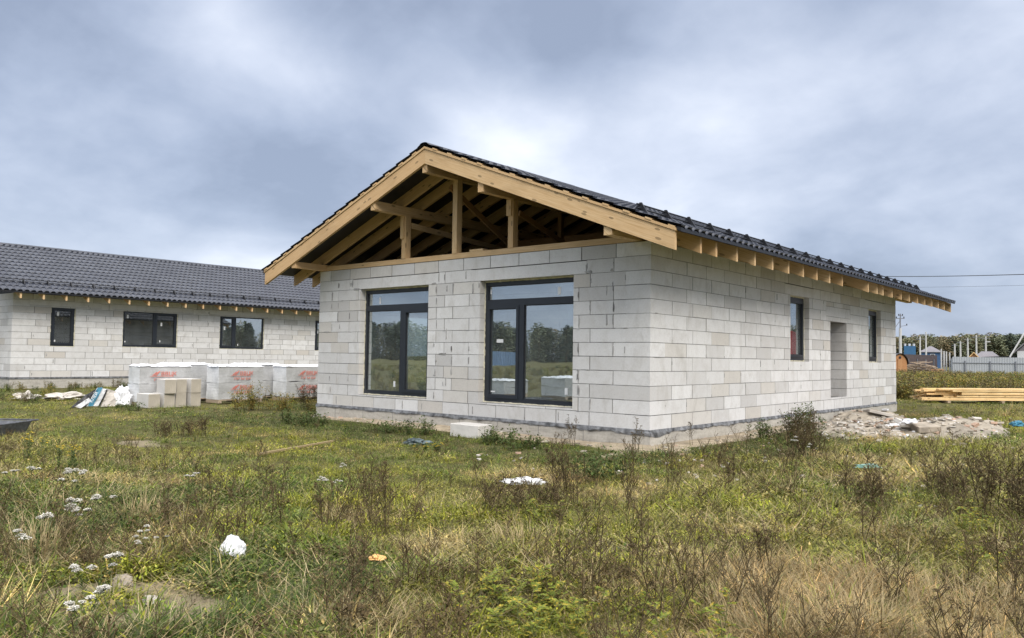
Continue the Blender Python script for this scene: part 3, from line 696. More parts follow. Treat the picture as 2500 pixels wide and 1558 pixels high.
snow_guard(HOUSE, .14, 2.592 + .73 * SL_ + .01, -.45, 13.6, .66, SL_)
# purlins, plates, posts, ties
def bx(name, x0, x1, y0, y1, z0, z1, mat='wood'):
    m = MB(); m.box(x0, x1, y0, y1, z0, z1); return m.build(name, M[mat], HOUSE)
bx('purlin', -3.83, -3.72, -.722, 14.0, 3.935, 4.095)
bx('purlin', -5.11, -5.0, -.722, 14.0, 3.46, 3.62)
bx('purlin', -2.59, -2.48, -.722, 14.0, 3.465, 3.62)
bx('wall_plate', -.29, -.16, -.722, 14.1, 2.604, 2.72)
bx('wall_plate', -7.42, -7.29, -.722, 14.1, 2.604, 2.72)
bx('wall_plate', -7.288, -.292, -.01, .10, 2.604, 2.692)
bx('wood_block', -3.42, -3.12, -.012, .12, 2.694, 2.73)
for x in (-5.09, -3.82, -2.58):
    bx('post', x, x + .105, -.02, .10, 2.66 if 0 else 2.693, 3.46 if x != -3.82 else 3.935)
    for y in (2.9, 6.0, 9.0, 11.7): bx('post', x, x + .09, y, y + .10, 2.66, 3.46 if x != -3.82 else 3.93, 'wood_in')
bx('splice_board', -5.105, -5.02, -.045, -.02, 3.05, 3.46)
bx('splice_board', -2.60, -2.5, -.045, -.02, 3.2, 3.46)
def bm_(name, a, b, w_, h, mat='wood'):
    m = MB(); m.beam(a, b, w_, h); m.build(name, M[mat], HOUSE)
bm_('brace', (-5.0, .12, 3.30), (-4.96, 3.0, 3.12), .03, .10, 'wood')
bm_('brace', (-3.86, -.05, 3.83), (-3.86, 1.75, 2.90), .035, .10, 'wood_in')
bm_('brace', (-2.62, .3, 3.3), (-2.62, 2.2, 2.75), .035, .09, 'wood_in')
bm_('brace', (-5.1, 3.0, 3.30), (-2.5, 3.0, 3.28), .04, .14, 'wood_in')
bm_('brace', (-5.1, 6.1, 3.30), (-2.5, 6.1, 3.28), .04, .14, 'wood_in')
# rear gable closed with boards
m = MB(); m.prism([(-W + .1, 2.62), (-.1, 2.62), (-.1, 2.80), (XC, 4.18), (-W + .1, 2.80)], 1, 11.80, 11.84); m.build('rear_gable_boards', M['film'], HOUSE)

# ================================================================== SECOND HOUSE
XB, YB, ZB = -21.82, -.915, .12
HB = thing('long_block_house', 'long pale aerated block house at left with dark tiled roof and three dark windows', 'house', (0, 0, 0))
YE = 13.6
bside = lambda u, n, z: (XB - n, u, z + ZB)
bfront = lambda u, n, z: (u, YB + n, z + ZB)
BW = [(.16, .90, .965, 2.22), (2.40, 4.32, .985, 2.22), (5.93, 7.80, .985, 2.23), (10.16, 11.2, .985, 2.25)]
BLn = [(-.45, 1.7, 2.25, 2.42), (2.05, 4.9, 2.25, 2.42), (5.5, 8.2, 2.25, 2.42)]
rg2 = random.Random(11)
def bj(r, mid):
    o = YB + (.40 if r % 2 else .60)
    return [o + .6 * k + .05 * ((r * 7 + k * 3) % 3 - 1) for k in range(26)]
w1 = MB(); wall_blocks(w1, bside, lambda r: YB + (TH if r % 2 else 0), lambda r: YE, 13, bj, [(a, b, c, 2.25) for a, b, c, d in BW] + BLn, TH, rng=rg2, jit=.003)
w1.build('long_wall', [M['block'], M['mortar']], HB)
w1 = MB(); wall_blocks(w1, bfront, lambda r: -29.3, lambda r: XB - (0 if r % 2 else TH), 13, lambda r, m_: [XB - .4 - .6 * k - (.2 if r % 2 else 0) for k in range(13)], [], TH, rng=rg2)
w1.build('gable_wall', [M['block'], M['mortar']], HB)
w1 = MB(); w1.box(-29.3, XB - TH - .02, YE - .3, YE, ZB - .3, ZB + 2.6); w1.build('rear_wall', M['block'], HB)
w1 = MB(); w1.box(-29.5, -29.1, YB + .42, YE, ZB - .3, ZB + 2.6); w1.build('far_wall', M['block'], HB)
for (a, b, c, d) in BLn:
    m = MB(); m.mbox(bside, a + .004, b - .004, .0, TH, c + .003, d - .003); m.build('lintel', M['block'], HB)
m = MB(); m.prism([(XB - .05, 2.72 + .0), (-29.25, 2.72), (-25.57, 4.3)], 1, YB + .1, YB + .2); m.build('gable_boards', M['film'], HB)
f = MB(); f.box(-29.4, XB + .012, YB - .012, YE + .01, -.6, ZB - .03); f.build('foundation', M['concrete'], HB)
f = MB(); f.box(-29.4, XB + .03, YB - .03, YE + .01, ZB - .05, ZB + .0); f.build('membrane_strip', M['membrane'], HB)
f = MB(); f.box(-29.0, XB - .42, YB + .45, YE - .4, ZB - .02, ZB + .02); f.build('floor_slab', M['slab'], HB)
f = MB(); f.box(-29.2, XB - .2, YB + .3, YE - .2, 2.74, 2.78); f.build('ceiling', M['film'], HB)
sm = MB()
for k in range(90):
    r = rg2.randrange(13); u = YB + (.40 if r % 2 else .60) + .6 * rg2.randrange(22)
    if any(a - .1 < u < b + .1 and c - .15 < r * .2 < d + .1 for a, b, c, d in BW): continue
    if rg2.random() < .6: smear(sm, bside, u, r * .2 + .1, rg2.uniform(.012, .035), rg2.uniform(.06, .17), rg2)
    else: smear(sm, bside, u, r * .2, rg2.uniform(.08, .3), rg2.uniform(.012, .025), rg2)
sm.build('mortar_smears', M['smear'], HB)
make_window(HB, bside, .16, .90, .965, 2.25, .03, [('sash', .235, .825, 1.04, 2.175, st(.36, 1.95, .06, .12), st(.3, 1.12, .04, .06))], glass='glass_dark', label='single-sash dark window nearest the corner')
make_window(HB, bside, 2.40, 4.32, .985, 2.25, .03, [('bar', 3.45, 3.53, 1.06, 2.175), ('pane', 2.475, 3.45, 1.06, 2.175, st(2.55, 1.97, .06, .12), st(2.5, 1.15, .03, .05)), ('sash', 3.53, 4.245, 1.06, 2.175, st(3.72, 1.75, .06, .12), st(3.7, 1.18, .03, .07))], glass='glass_dark', label='wide dark window in the middle')
make_window(HB, bside, 5.93, 7.80, .985, 2.25, .03, [('bar', 6.50, 6.60, 1.06, 2.175), ('sash', 6.005, 6.50, 1.06, 2.175, st(6.12, 1.7, .06, .12)), ('pane', 6.60, 7.725, 1.06, 2.175, st(6.78, 1.95, .06, .12), st(6.7, 1.12, .03, .07))], glass='glass', label='wide window reflecting the treeline')
make_window(HB, bside, 10.16, 11.2, .985, 2.25, .03, [('sash', 10.235, 11.125, 1.06, 2.175, st(10.3, 1.7, .06, .12))], glass='glass', label='window half hidden behind the near house')
XE = XB + .70; XR = -25.57; SB = .418; ZE = 2.735
tile_slope(HB, -1.75, 15.0, XE + .04, ZE, XR, ZE + (XE + .04 - XR) * SB, 14)
tile_slope(HB, -1.75, 15.0, 2 * XR - XE - .04, ZE, XR, ZE + (XE + .04 - XR) * SB, 14)
ridge_cap(HB, -1.75, 15.0, XR, ZE + (XE + .04 - XR) * SB + .03)
m = MB(); m.prism([(XE - .03, ZE - .03), (XE + .035, ZE - .05), (XE + .04, ZE + .0), (XE - .03, ZE + .02)], 1, -1.74, 14.99); m.build('eave_trim', M['darkmetal'], HB)
for i in range(25):
    y = -1.62 + .648 * i if i > 1 else (-1.62, -.955)[i]
    for sgn in (0, 1):
        mi_ = lambda a: (2 * XR - a) if sgn else a
        m = MB(); m.prism([(mi_(XE), ZE - .02), (mi_(XE), ZE - .215), (mi_(XR), ZE - .215 + (XE - XR) * SB), (mi_(XR), ZE - .02 + (XE - XR) * SB)], 1, y, y + .05); m.build('rafter', M['wood'], HB)
m = MB(); m.prism([(XE - .01, ZE - .018), (XE - .01, ZE - .012), (XR, ZE - .012 + (XE - XR) * SB), (XR, ZE - .018 + (XE - XR) * SB)], 1, -1.7, 14.9); m.build('roof_underlay', M['film'], HB)
snow_guard(HB, XB + .14, ZE + .55 * SB + .04, -1.37, 14.5, .682, SB)

# ================================================================== pallets of wrapped blocks
def rbox(mb, x0, x1, y0, y1, z0, z1, rng, nx=5, ny=8, nz=6, amp=.012, mi=0, mside=None, mtop=None):
    """box with a slightly crumpled wrapped surface"""
    def P(a, b, c):
        p = Vector((x0 + (x1 - x0) * a, y0 + (y1 - y0) * b, z0 + (z1 - z0) * c))
        q = p * 3.1 + Vector((seed, 0, 0)); d = Vector((noise.noise(q), noise.noise(q + Vector((9, 0, 0))), noise.noise(q + Vector((0, 9, 0)))))
        return tuple(p + d * amp * 2)
    seed = rng.uniform(0, 50)
    def grid(fn, n, m, mat):
        i = len(mb.v)
        for a in range(n + 1):
            for b in range(m + 1): mb.v.append(fn(a / n, b / m))
        for a in range(n):
            for b in range(m):
                k = i + a * (m + 1) + b; mb.f.append((k, k + 1, k + m + 2, k + m + 1)); mb.m.append(mat); mb.u.append([(0, 0)] * 4)
    ms = mi if mside is None else mside; mt = mi if mtop is None else mtop
    grid(lambda a, b: P(1, a, b), ny, nz, mi); grid(lambda a, b: P(0, a, b), ny, nz, mi)
    grid(lambda a, b: P(a, 0, b), nx, nz, ms); grid(lambda a, b: P(a, 1, b), nx, nz, ms)
    grid(lambda a, b: P(a, b, 1), nx, ny, mt); grid(lambda a, b: P(a, b, 0), nx, ny, mi)
def text_mesh(name, body, size, mat, parent, loc, rot, shear=0, ext=.002, sx=1):
    cu = bpy.data.curves.new(name, 'FONT'); cu.body = body; cu.size = size; cu.shear = shear; cu.extrude = ext; cu.align_x = 'LEFT'; cu.offset = 0
    tmp = bpy.data.objects.new('tmp', cu); C.objects.link(tmp); bpy.context.view_layer.update()
    me = bpy.data.meshes.new_from_object(tmp.evaluated_get(bpy.context.evaluated_depsgraph_get())); bpy.data.objects.remove(tmp)
    me.name = name
    me.materials.clear(); me.materials.append(mat); o = bpy.data.objects.new(name, me); C.objects.link(o); o.parent = parent; o.location = loc; o.rotation_euler = rot; o.scale = (sx, 1, 1)
    return o
def pallet(label, x, y, ly, lx, h, printed, seed, prints=((.26, .55), (.26, .16)), loose=True):
    rng = random.Random(seed); t = thing('block_pallet', label, 'pallet', (x, y, -.215), 0, 'film-wrapped pallets of blocks behind the left corner')
    hl = (h - .09) / 2
    m = MB()
    for k in range(3): m.box(-lx, 0, ly * (k / 2) * .9 + .0, ly * (k / 2) * .9 + .09, 0, .06)
    m.box(-lx, 0, 0, ly, .062, .085); m.build('wooden_base', M['oldwood'], t)
    for k in range(2):
        m = MB(); rbox(m, -lx + .01, 0, 0, ly, .09 + hl * k, .09 + hl * (k + 1) - .006, rng, mi=0, mside=1, mtop=1); m.build('wrapped_bundle', [M['wrap'], M['wrapw']], t, smooth=False)
    # loose film on the top
    m = MB(); nx, ny = 10, 18; i0 = 0; sd_ = rng.uniform(0, 30)
    for a in range(nx + 1):
        for b in range(ny + 1):
            X = -lx - .01 + (lx + .03) * a / nx; Y = -.02 + (ly + .04) * b / ny
            edge = min(a, nx - a, b, ny - b)
            zz = h + .012 + (.045 * abs(noise.noise(Vector((X * 6, Y * 6, sd_)))) + .02 * noise.noise(Vector((X * 17, Y * 17, sd_))) if edge else -.025 + .02 * noise.noise(Vector((X * 9, Y * 9, sd_))))
            m.v.append((X, Y, zz))
    for a in range(nx):
        for b in range(ny): k = a * (ny + 1) + b; m.f.append((k, k + 1, k + ny + 2, k + ny + 1)); m.m.append(0); m.u.append([(0, 0)] * 4)
    m.build('top_film', M['plastic'], t, recalc=False)
    if printed:
        for (py_, pz) in prints:
            zz = .09 + pz
            b = MB()
            b.box(.026, .028, py_, py_ + .54, zz + .050, zz + .058)
            b.prism([(py_ + .04, zz + .07), (py_ + .07, zz + .07), (py_ + .17, zz + .15), (py_ + .14, zz + .15)], 0, .026, .028)
            b.prism([(py_ + .10, zz + .07), (py_ + .13, zz + .07), (py_ + .23, zz + .17), (py_ + .20, zz + .17)], 0, .026, .028)
            b.build('printed_logo', M['redprint'], t)
            text_mesh('printed_word', 'ВВЦК', .115, M['redprint'], t, (.026, py_ + .24, zz + .074), (R(90), 0, R(90)), sx=1.15)
            text_mesh('printed_word', 'ПР М БР', .075, M['redprint'], t, (.026, py_ + .09, zz - .045), (R(90), 0, R(90)), sx=1.45)
    return t
pallet('leftmost film-wrapped block pallet, loose beige blocks stacked in front of it', -11.7, -1.586, 1.157, .55, .875, True, 1, ((.22, .50),))
pallet('middle front pallet with two red prints, plants growing before it', -11.7, .26, 1.17, .55, .875, True, 2, ((.29, .50), (.29, .17)))
pallet('front pallet nearest the house corner, its right side cut off by the wall', -11.7, 2.09, 1.17, .60, .875, True, 3, ((.33, .50), (.33, .14)))
pallet('rear wrapped pallet seen in the gap right of the leftmost printed one', -12.55, -.55, 1.1, .55, .90, False, 4)
pallet('rear wrapped pallet seen in the gap beside the middle printed one', -12.55, 1.35, 1.1, .55, .90, False, 5)
# loose blocks
def loose_block(label, y, z, dx=0, ln=.58, wd=.235, hh=.305, tilt=0, rz=0):
    t = MB(); t.box(-ln, 0, 0, wd, 0, hh, ms=[1, 1, 1, 1, 0, 0] if 0 else [1, 1, 1, 1, 0, 0])
    # faces: z0,z1,y0,y1,x0,x1 -> the -Y faces pale, the end (+X) faces beige
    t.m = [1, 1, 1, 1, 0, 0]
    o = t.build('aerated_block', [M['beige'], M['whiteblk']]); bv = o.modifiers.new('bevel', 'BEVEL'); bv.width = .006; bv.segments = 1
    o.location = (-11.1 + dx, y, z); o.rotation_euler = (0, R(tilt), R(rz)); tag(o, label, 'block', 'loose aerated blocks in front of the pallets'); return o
loose_block('beige end of the lone lower block at the left of the loose stack', -1.65, -.225, ln=.55, wd=.25, hh=.30)
loose_block('lower beige block under the left upper block of the loose stack', -1.33, -.225, .03, ln=.55)
loose_block('lower beige block third from the left in the bottom row', -1.06, -.225, .0)
loose_block('rightmost lower beige block of the loose stack', -.73, -.225, .02, rz=2)
loose_block('upper left block of the loose stack, jutting out and slightly turned', -1.34, .078, .06, rz=-9)
loose_block('upper middle block of the loose stack', -1.055, .078, .0)
loose_block('upper right block of the loose stack', -.735, .078, .03, rz=1)

# lone block by front wall
t = MB(); t.box(-.27, .27, -.18, .18, 0, .215); o = t.build('aerated_block', M['whiteblk']); o.location = (-2.76, -.6, -.27); o.rotation_euler = (0, R(1), R(6))
bv = o.modifiers.new('bevel', 'BEVEL'); bv.width = .008; bv.segments = 1; tag(o, 'single white aerated block lying in the grass before the front wall', 'block')

# ================================================================== litter on the field
def crumple(name, loc, size, mat, seed, label, cat, sub=3, amp=.35, group=None, rz=0, sharp=2.2):
    bm = bmesh.new(); bmesh.ops.create_icosphere(bm, subdivisions=sub, radius=1)
    for v in bm.verts:
        q = v.co * sharp + Vector((seed * 3.3, 0, 0)); r = 1 + amp * noise.noise(q) + amp * .5 * abs(noise.noise(q * 3)) - amp * .2 - .16 * abs(noise.noise(q * 2.3 + Vector((5, 1, 2)))) ** .5 + .05 * noise.noise(q * 7)
        v.co = Vector((v.co.x * size[0], v.co.y * size[1], v.co.z * size[2] if v.co.z > 0 else v.co.z * size[2] * .25)) * r
    me = bpy.data.meshes.new(name); bm.to_mesh(me); bm.free(); me.materials.append(mat)
    o = bpy.data.objects.new(name, me); C.objects.link(o); o.location = loc; o.rotation_euler = (0, 0, rz)
    return tag(o, label, cat, group)
crumple('plastic_bag', (1.36, -6.96, -.20), (.095, .075, .125), M['plastic'], 3, 'crumpled white plastic bag standing among dry weeds at lower left', 'bag', 4, .22, sharp=2.0)
crumple('plastic_bag', (1.25, -7.0, -.22), (.09, .05, .04), M['plastic'], 5, 'small flat scrap of white bag beside the crumpled white one', 'bag scrap', 3, .7)
crumple('plastic_sheet', (.83, -3.66, -.20), (.22, .11, .05), M['plastic'], 8, 'flat white plastic scrap lying mid-field in front of the house', 'plastic scrap', 4, .5, rz=R(42))
crumple('foam_scrap', (2.04, -6.46, -.19), (.055, .035, .025), M['orange'], 2, 'small orange foam scrap lying in the dry grass', 'foam scrap', 3, .3, rz=R(40))
crumple('field_stone', (1.44, -7.62, -.215), (.075, .05, .055), M['stone'], 4, 'smooth grey-brown stone at the edge of the bare soil patch', 'stone', 3, .3)
crumple('field_stone', (1.83, -7.66, -.215), (.06, .045, .035), M['rubble_w'], 9, 'pale stone half buried in the bare soil patch', 'stone', 3, .35)
crumple('concrete_chunk', (1.68, -7.85, -.22), (.05, .05, .025), M['rubble_w'], 19, 'flat pale chunk nearest the camera on the bare soil', 'stone', 3, .35)
crumple('turquoise_scrap', (2.95, -.44, -.15), (.16, .07, .04), M['turq'], 6, 'turquoise and white plastic scrap in the weeds at right', 'plastic scrap', 3, .6, rz=R(40))
crumple('cloth_rag', (-2.35, -2.1, -.21), (.20, .10, .07), M['rag'], 7, 'dark blue-grey rag lying in the grass before the front wall', 'rag', 4, .6, rz=R(30))
crumple('plastic_sheet', (-12.1, -1.75, -.15), (.25, .2, .40), M['plastic'], 11, 'white plastic sheet heaped against the left pallet', 'plastic sheet', 4, .35)
crumple('white_rubble_heap', (-15.6, -2.5, -.18), (.22, .28, .14), M['rubble_w'], 12, 'small white debris heap at far left before the long house', 'debris', 4, .6)
crumple('white_rubble_heap', (-15.2, -1.75, -.18), (.35, .55, .12), M['rubble_w'], 13, 'wider reddish-white debris heap right of the small one at far left', 'debris', 4, .7)
# torn cement sack
sk = thing('torn_sack', 'torn cement sack with a blue band lying left of the pallets', 'sack', (-12.0, -2.25, -.22), R(10))
def panel(name, quad, mat, th=.03, n=8, seed=0, amp=.03):
    mb = MB(); A, B, Cc, Dd = [Vector(q) for q in quad]
    for k in (0, 1):
        for i in range(n + 1):
            for j in range(n + 1):
                p = A.lerp(B, i / n).lerp(Dd.lerp(Cc, i / n), j / n); nn_ = (B - A).cross(Dd - A).normalized()
                p = p + nn_ * (th * k + amp * noise.noise(p * 6 + Vector((seed, 0, 0))) + .5 * amp * noise.noise(p * 15)); mb.v.append(tuple(p))
    s_ = (n + 1) ** 2
    for k in (0, 1):
        for i in range(n):
            for j in range(n): a = k * s_ + i * (n + 1) + j; mb.f.append((a, a + 1, a + n + 2, a + n + 1)); mb.m.append(0); mb.u.append([(0, 0)] * 4)
    bd = [(i, 0) for i in range(n)] + [(n, j) for j in range(n)] + [(n - i, n) for i in range(n)] + [(0, n - j) for j in range(n)]
    for q in range(len(bd)):
        a = bd[q]; b = bd[(q + 1) % len(bd)]; ia = a[0] * (n + 1) + a[1]; ib = b[0] * (n + 1) + b[1]
        mb.f.append((ia, ib, ib + s_, ia + s_)); mb.m.append(0); mb.u.append([(0, 0)] * 4)
    return mb.build(name, mat, sk)
panel('sack_body', [(0, -.38, .02), (0, -.02, .02), (-.12, .22, .36), (-.12, -.02, .40)], M['wrapw'], seed=1)
panel('blue_band', [(.045, -.32, .03), (.045, -.20, .03), (-.075, .08, .41), (-.075, -.03, .41)], M['bluefilm'], th=.01, seed=1)
panel('black_edge', [(.045, -.07, .03), (.045, -.03, .03), (-.075, .20, .37), (-.075, .17, .37)], M['blackfilm'], th=.01, seed=1)
panel('sack_fold', [(0, .0, .0), (.05, .55, .0), (-.1, .50, .28), (-.1, .22, .36)], M['rubble_w'], seed=3, amp=.05)
panel('black_liner', [(.05, -.70, .0), (.05, -.35, .03), (-.05, -.08, .38), (-.1, -.3, .24)], M['blackfilm'], seed=5, amp=.06)
panel('white_fold', [(.10, -.62, .04), (.1, -.50, .0), (-.0, -.22, .13), (-.0, -.28, .20)], M['plastic'], th=.02, seed=6, amp=.02)
text_mesh('printed_word', 'КЛЕЙ', .09, M['sticker'], sk, (.065, -.23, .10), (R(65), R(-58), R(90)), ext=.001)
# beige sheet block behind sack
crumple('concrete_chunk', (-12.3, -1.55, -.1), (.12, .15, .15), M['whiteblk'], 22, 'pale square block end beside the heaped plastic sheet', 'block', 2, .1)
# long stick and trough
m = MB(); m.beam((-2.5, -4.38, gz(-2.5, -4.38) + .05), (-3.1, -2.92, gz(-3.1, -2.92) + .06), .035, .02); o = m.build('wooden_lath', M['straw']); tag(o, 'pale wooden lath lying in the grass at left of the front lawn', 'lath')
tr = thing('mortar_trough', 'dark grey mortar trough in the grass at the left edge of the photo', 'trough', (-7.3, -5.75, -.27), R(-48))
def trough():
    m = MB(); L1, L2, W1, W2, H = .66, .58, .30, .25, .19
    o_ = [(-L2, -W2, 0), (L2, -W2, 0), (L2, W2, 0), (-L2, W2, 0), (-L1, -W1, H), (L1, -W1, H), (L1, W1, H), (-L1, W1, H)]
    q = .02; i_ = [(a - math.copysign(q, a), b - math.copysign(q, b), c + (q if c == 0 else 0)) for a, b, c in o_]
    i = 0; m.v = o_ + i_
    F = [(0, 3, 2, 1), (0, 1, 5, 4), (1, 2, 6, 5), (2, 3, 7, 6), (3, 0, 4, 7), (8, 9, 10, 11), (8, 12, 13, 9), (9, 13, 14, 10), (10, 14, 15, 11), (11, 15, 12, 8), (4, 5, 13, 12), (5, 6, 14, 13), (6, 7, 15, 14), (7, 4, 12, 15)]
    for f_ in F: m.f.append(f_); m.m.append(0); m.u.append([(0, 0)] * 4)
    return m
trough().build('tub', M['trough'], tr)
m = MB(); m.tube([(-.73, -.35, .2), (.73, -.35, .2), (.73, .35, .2), (-.73, .35, .2), (-.73, -.35, .2)], .014, 6); m.build('rim', M['trough'], tr)

# rubble heap by the side wall
def rubble_mound():
    mb = MB(); nx, ny = 60, 44; x0, x1, y0, y1 = .1, 3.4, 3.0, 9.5
    def hgt(x, y):
        a = max(0, 1 - ((x - 1.3) / 1.3) ** 2 - ((y - 5.6) / 2.6) ** 2) * .13 + max(0, 1 - ((x - 2.55) / .75) ** 2 - ((y - 6.3) / 1.5) ** 2) * .26 + max(0, 1 - ((x - .5) / .9) ** 2 - ((y - 7.7) / 1.2) ** 2) * .22
        return gz(x, y) - .03 + a * (1 + .5 * noise.noise(Vector((x * 3, y * 3, 0)))) + (.04 * noise.noise(Vector((x * 9, y * 9, 2))) if a > 0 else -.03)
    for j in range(ny + 1):
        for i in range(nx + 1):
            x = x0 + (x1 - x0) * i / nx; y = y0 + (y1 - y0) * j / ny; mb.v.append((x, y, hgt(x, y)))
    for j in range(ny):
        for i in range(nx): a = j * (nx + 1) + i; mb.f.append((a, a + 1, a + nx + 2, a + nx + 1)); mb.m.append(0); mb.u.append([(0, 0)] * 4)
    rr = random.Random(5)
    for k in range(1500):
        x, y = rr.gauss(1.5, .85), rr.gauss(6.0, 1.4)
        if not (x0 < x < x1 and y0 < y < y1): continue
        z = hgt(x, y); s_ = rr.uniform(.010, .045) * (2.0 if rr.random() < .07 else 1); i = len(mb.v)
        rot = Matrix.Rotation(rr.uniform(0, 6), 3, 'Z') @ Matrix.Rotation(rr.uniform(-.5, .5), 3, 'X')
        fl = rr.uniform(.12, .5)
        for c in (-1, 1):
            for b in (-1, 1):
                for a in (-1, 1): p = rot @ Vector((a * s_ * rr.uniform(.7, 1.3), b * s_ * rr.uniform(.5, .9), c * s_ * fl * rr.uniform(.7, 1.1))); mb.v.append((x + p.x, y + p.y, z + p.z + s_ * .2))
        mt = rr.choice([0, 1, 0, 1, 2, 0, 3 if rr.random() < .4 else 0, 1])
        for f_ in [(0, 2, 3, 1), (4, 5, 7, 6), (0, 1, 5, 4), (2, 6, 7, 3), (0, 4, 6, 2), (1, 3, 7, 5)]: mb.f.append(tuple(i + q for q in f_)); mb.m.append(mt); mb.u.append([(0, 0)] * 4)
    o = mb.build('rubble', [M['rubble'], M['rubble_w'], M['rubble_b'], M['plastic']], recalc=False); o['kind'] = 'stuff'; o['label'] = 'heap of broken blocks, mortar and brick debris by the side wall'; o['category'] = 'rubble'
rubble_mound()
def slab_piece(loc, sz, rot, mat, label, name='broken_block'):
    m = MB(); m.box(-sz[0] / 2, sz[0] / 2, -sz[1] / 2, sz[1] / 2, 0, sz[2]); o = m.build(name, M[mat]); o.location = loc; o.rotation_euler = [R(a) for a in rot]
    bv = o.modifiers.new('bevel', 'BEVEL'); bv.width = .008; bv.segments = 1; return tag(o, label, 'block')
slab_piece((2.15, 5.3, -.16), (.36, .55, .10), (4, -3, 35), 'stone', 'flat grey-brown slab in the middle of the rubble heap')
slab_piece((1.75, 5.6, -.12), (.30, .22, .08), (24, 10, 80), 'whiteblk', 'tilted broken white block left of the flat slab in the rubble')
slab_piece((.8, 7.5, -.08), (.45, .75, .06), (-4, 12, 25), 'rubble_w', 'long pale slab leaning on the rubble at the wall', 'broken_slab')
crumple('plastic_sheet', (2.0, 5.0, -.02), (.12, .3, .06), M['plastic'], 31, 'white plastic film tangled in the rubble heap', 'plastic sheet', 3, .7)
crumple('plastic_sheet', (3.35, 6.3, -.05), (.1, .12, .09), M['bluefilm'], 32, 'blue plastic scrap at the right end of the rubble', 'plastic scrap', 3, .6)

def crumbs():
    mb = MB(); rr = random.Random(77)
    for k in range(900):
        q = rr.random()
        if q < .35: x, y = rr.uniform(-7.4, .5), -abs(rr.gauss(0, .16)) - .03
        elif q < .6: x, y = abs(rr.gauss(0, .2)) + .03, rr.uniform(-.3, 9)
        elif q < .85: x, y = rr.gauss(2.2, 1.4), rr.gauss(5.0, 2.6)
        else: x, y = rr.uniform(-1, 4.5), rr.uniform(-3, 2)
        if x < .03 and y > -.03: continue
        s_ = rr.uniform(.006, .022) * (1.8 if rr.random() < .1 else 1); z = gz(x, y) + s_ * .3 + (.02 if q < .6 else .03); i = len(mb.v); rot = Matrix.Rotation(rr.uniform(0, 6), 3, 'Z') @ Matrix.Rotation(rr.uniform(-.6, .6), 3, 'X')
        for c in (-1, 1):
            for b in (-1, 1):
                for a in (-1, 1): p = rot @ Vector((a * s_ * rr.uniform(.7, 1.5), b * s_ * rr.uniform(.6, 1), c * s_ * rr.uniform(.3, .6))); mb.v.append((x + p.x, y + p.y, z + p.z))
        mt = rr.choice([0, 0, 1, 1, 2])
        for f_ in [(0, 2, 3, 1), (4, 5, 7, 6), (0, 1, 5, 4), (2, 6, 7, 3), (0, 4, 6, 2), (1, 3, 7, 5)]: mb.f.append(tuple(i + q2 for q2 in f_)); mb.m.append(mt); mb.u.append([(0, 0)] * 4)
    o = mb.build('debris_crumbs', [M['rubble'], M['rubble_w'], M['rubble_b']], recalc=False); o['kind'] = 'stuff'; o['label'] = 'crumbs of block and mortar scattered along the foundation'; o['category'] = 'debris'
crumbs()
# timber stack at right
def board_stack():
    ax0 = Vector((-.45, 16.9, 0)); d = (Vector((1.75, 19.35, 0)) - ax0).normalized(); n = Vector((-d.y, d.x, 0)); rr = random.Random(8)
    t = thing('timber_stack', 'stack of fresh yellow pine planks lying in the field at right', 'timber stack', (ax0.x, ax0.y, -.22), math.atan2(d.y, d.x))
    m = MB()
    for k in (.6, 2.4, 4.4): m.box(k, k + .1, -.1, 1.0, 0, .07)
    m.build('support_batten', M['oldwood'], t)
    rows = [(7, .0), (6, .046), (7, .10), (5, .165), (6, .21), (5, .262), (5, .31)]
    for r, (cnt, z) in enumerate(rows):
        for k in range(cnt):
            s0 = rr.uniform(-.1, 1.1) + (.25 if 2 < r < 6 and k == 0 else 0) - (.35 if r in (0, 1, 6) and k == 0 else 0); ln = rr.uniform(5.6, 6.3) - s0 * .5; y = k * .142 + rr.uniform(-.01, .015); tl = rr.uniform(-.03, .03)
            m = MB(); m.hexa([(s0 + a * ln, y + b * .135 + a * rr.uniform(-.03, .03), .075 + z + c * .043 + a * tl) for c in (0, 1) for b in (0, 1) for a in (0, 1)], 0, 0)
            m.build('plank', M['planks'], t)
board_stack()

# ================================================================== far background
def far_thing(name, label, cat, px, depth, group=None, rz=None, z=-.24):
    p = bearing(px, depth, z); a = math.atan2(p.y - CAM.y, p.x - CAM.x) - math.pi / 2 if rz is None else rz
    return thing(name, label, cat, p, a, group)     # local +X right, +Y away from the viewer
PX = 1 / 1940.34
# barrel sauna
sb = far_thing('barrel_sauna', 'orange wooden barrel sauna with a dark rounded roof just right of the house', 'sauna', 2197, 74)
def barrel():
    n = 20; m = MB(); r = 1.0; L_ = 3.0
    prof = [(-.85, .15), (.85, .15), (1.0, .55)] + [(r * math.cos(t), 1.02 + r * math.sin(t)) for t in [math.pi * k / n for k in range(n + 1)]] + [(-1.0, .55)]
    m.prism(prof, 1, 0, L_); return m
# its axis points a little towards the right: rotate
sb.rotation_euler[2] += R(52)
barrel().build('barrel_body', M['sauna'], sb)
m = MB(); n = 12; pr = [(1.09 * math.cos(t), 1.02 + 1.07 * math.sin(t)) for t in [R(5) + R(170) * k / n for k in range(n + 1)]] + [(1.04 * math.cos(t), 1.02 + 1.02 * math.sin(t)) for t in [R(175) - R(170) * k / n for k in range(n + 1)]]
m.prism(pr, 1, -.15, 3.1); m.build('roof', M['blackfilm'], sb)
m = MB(); m.box(-.3, .3, -.05, -.005, .25, 1.55); m.build('door', M['sauna'], sb)
m = MB(); m.box(-.14, .14, -.06, -.051, 1.6, 1.8); m.build('window', M['frame'], sb)
for y_ in (.4, 2.5):
    m = MB(); m.box(-.8, .8, y_, y_ + .15, -.02, .22); m.build('cradle', M['oldwood'], sb)
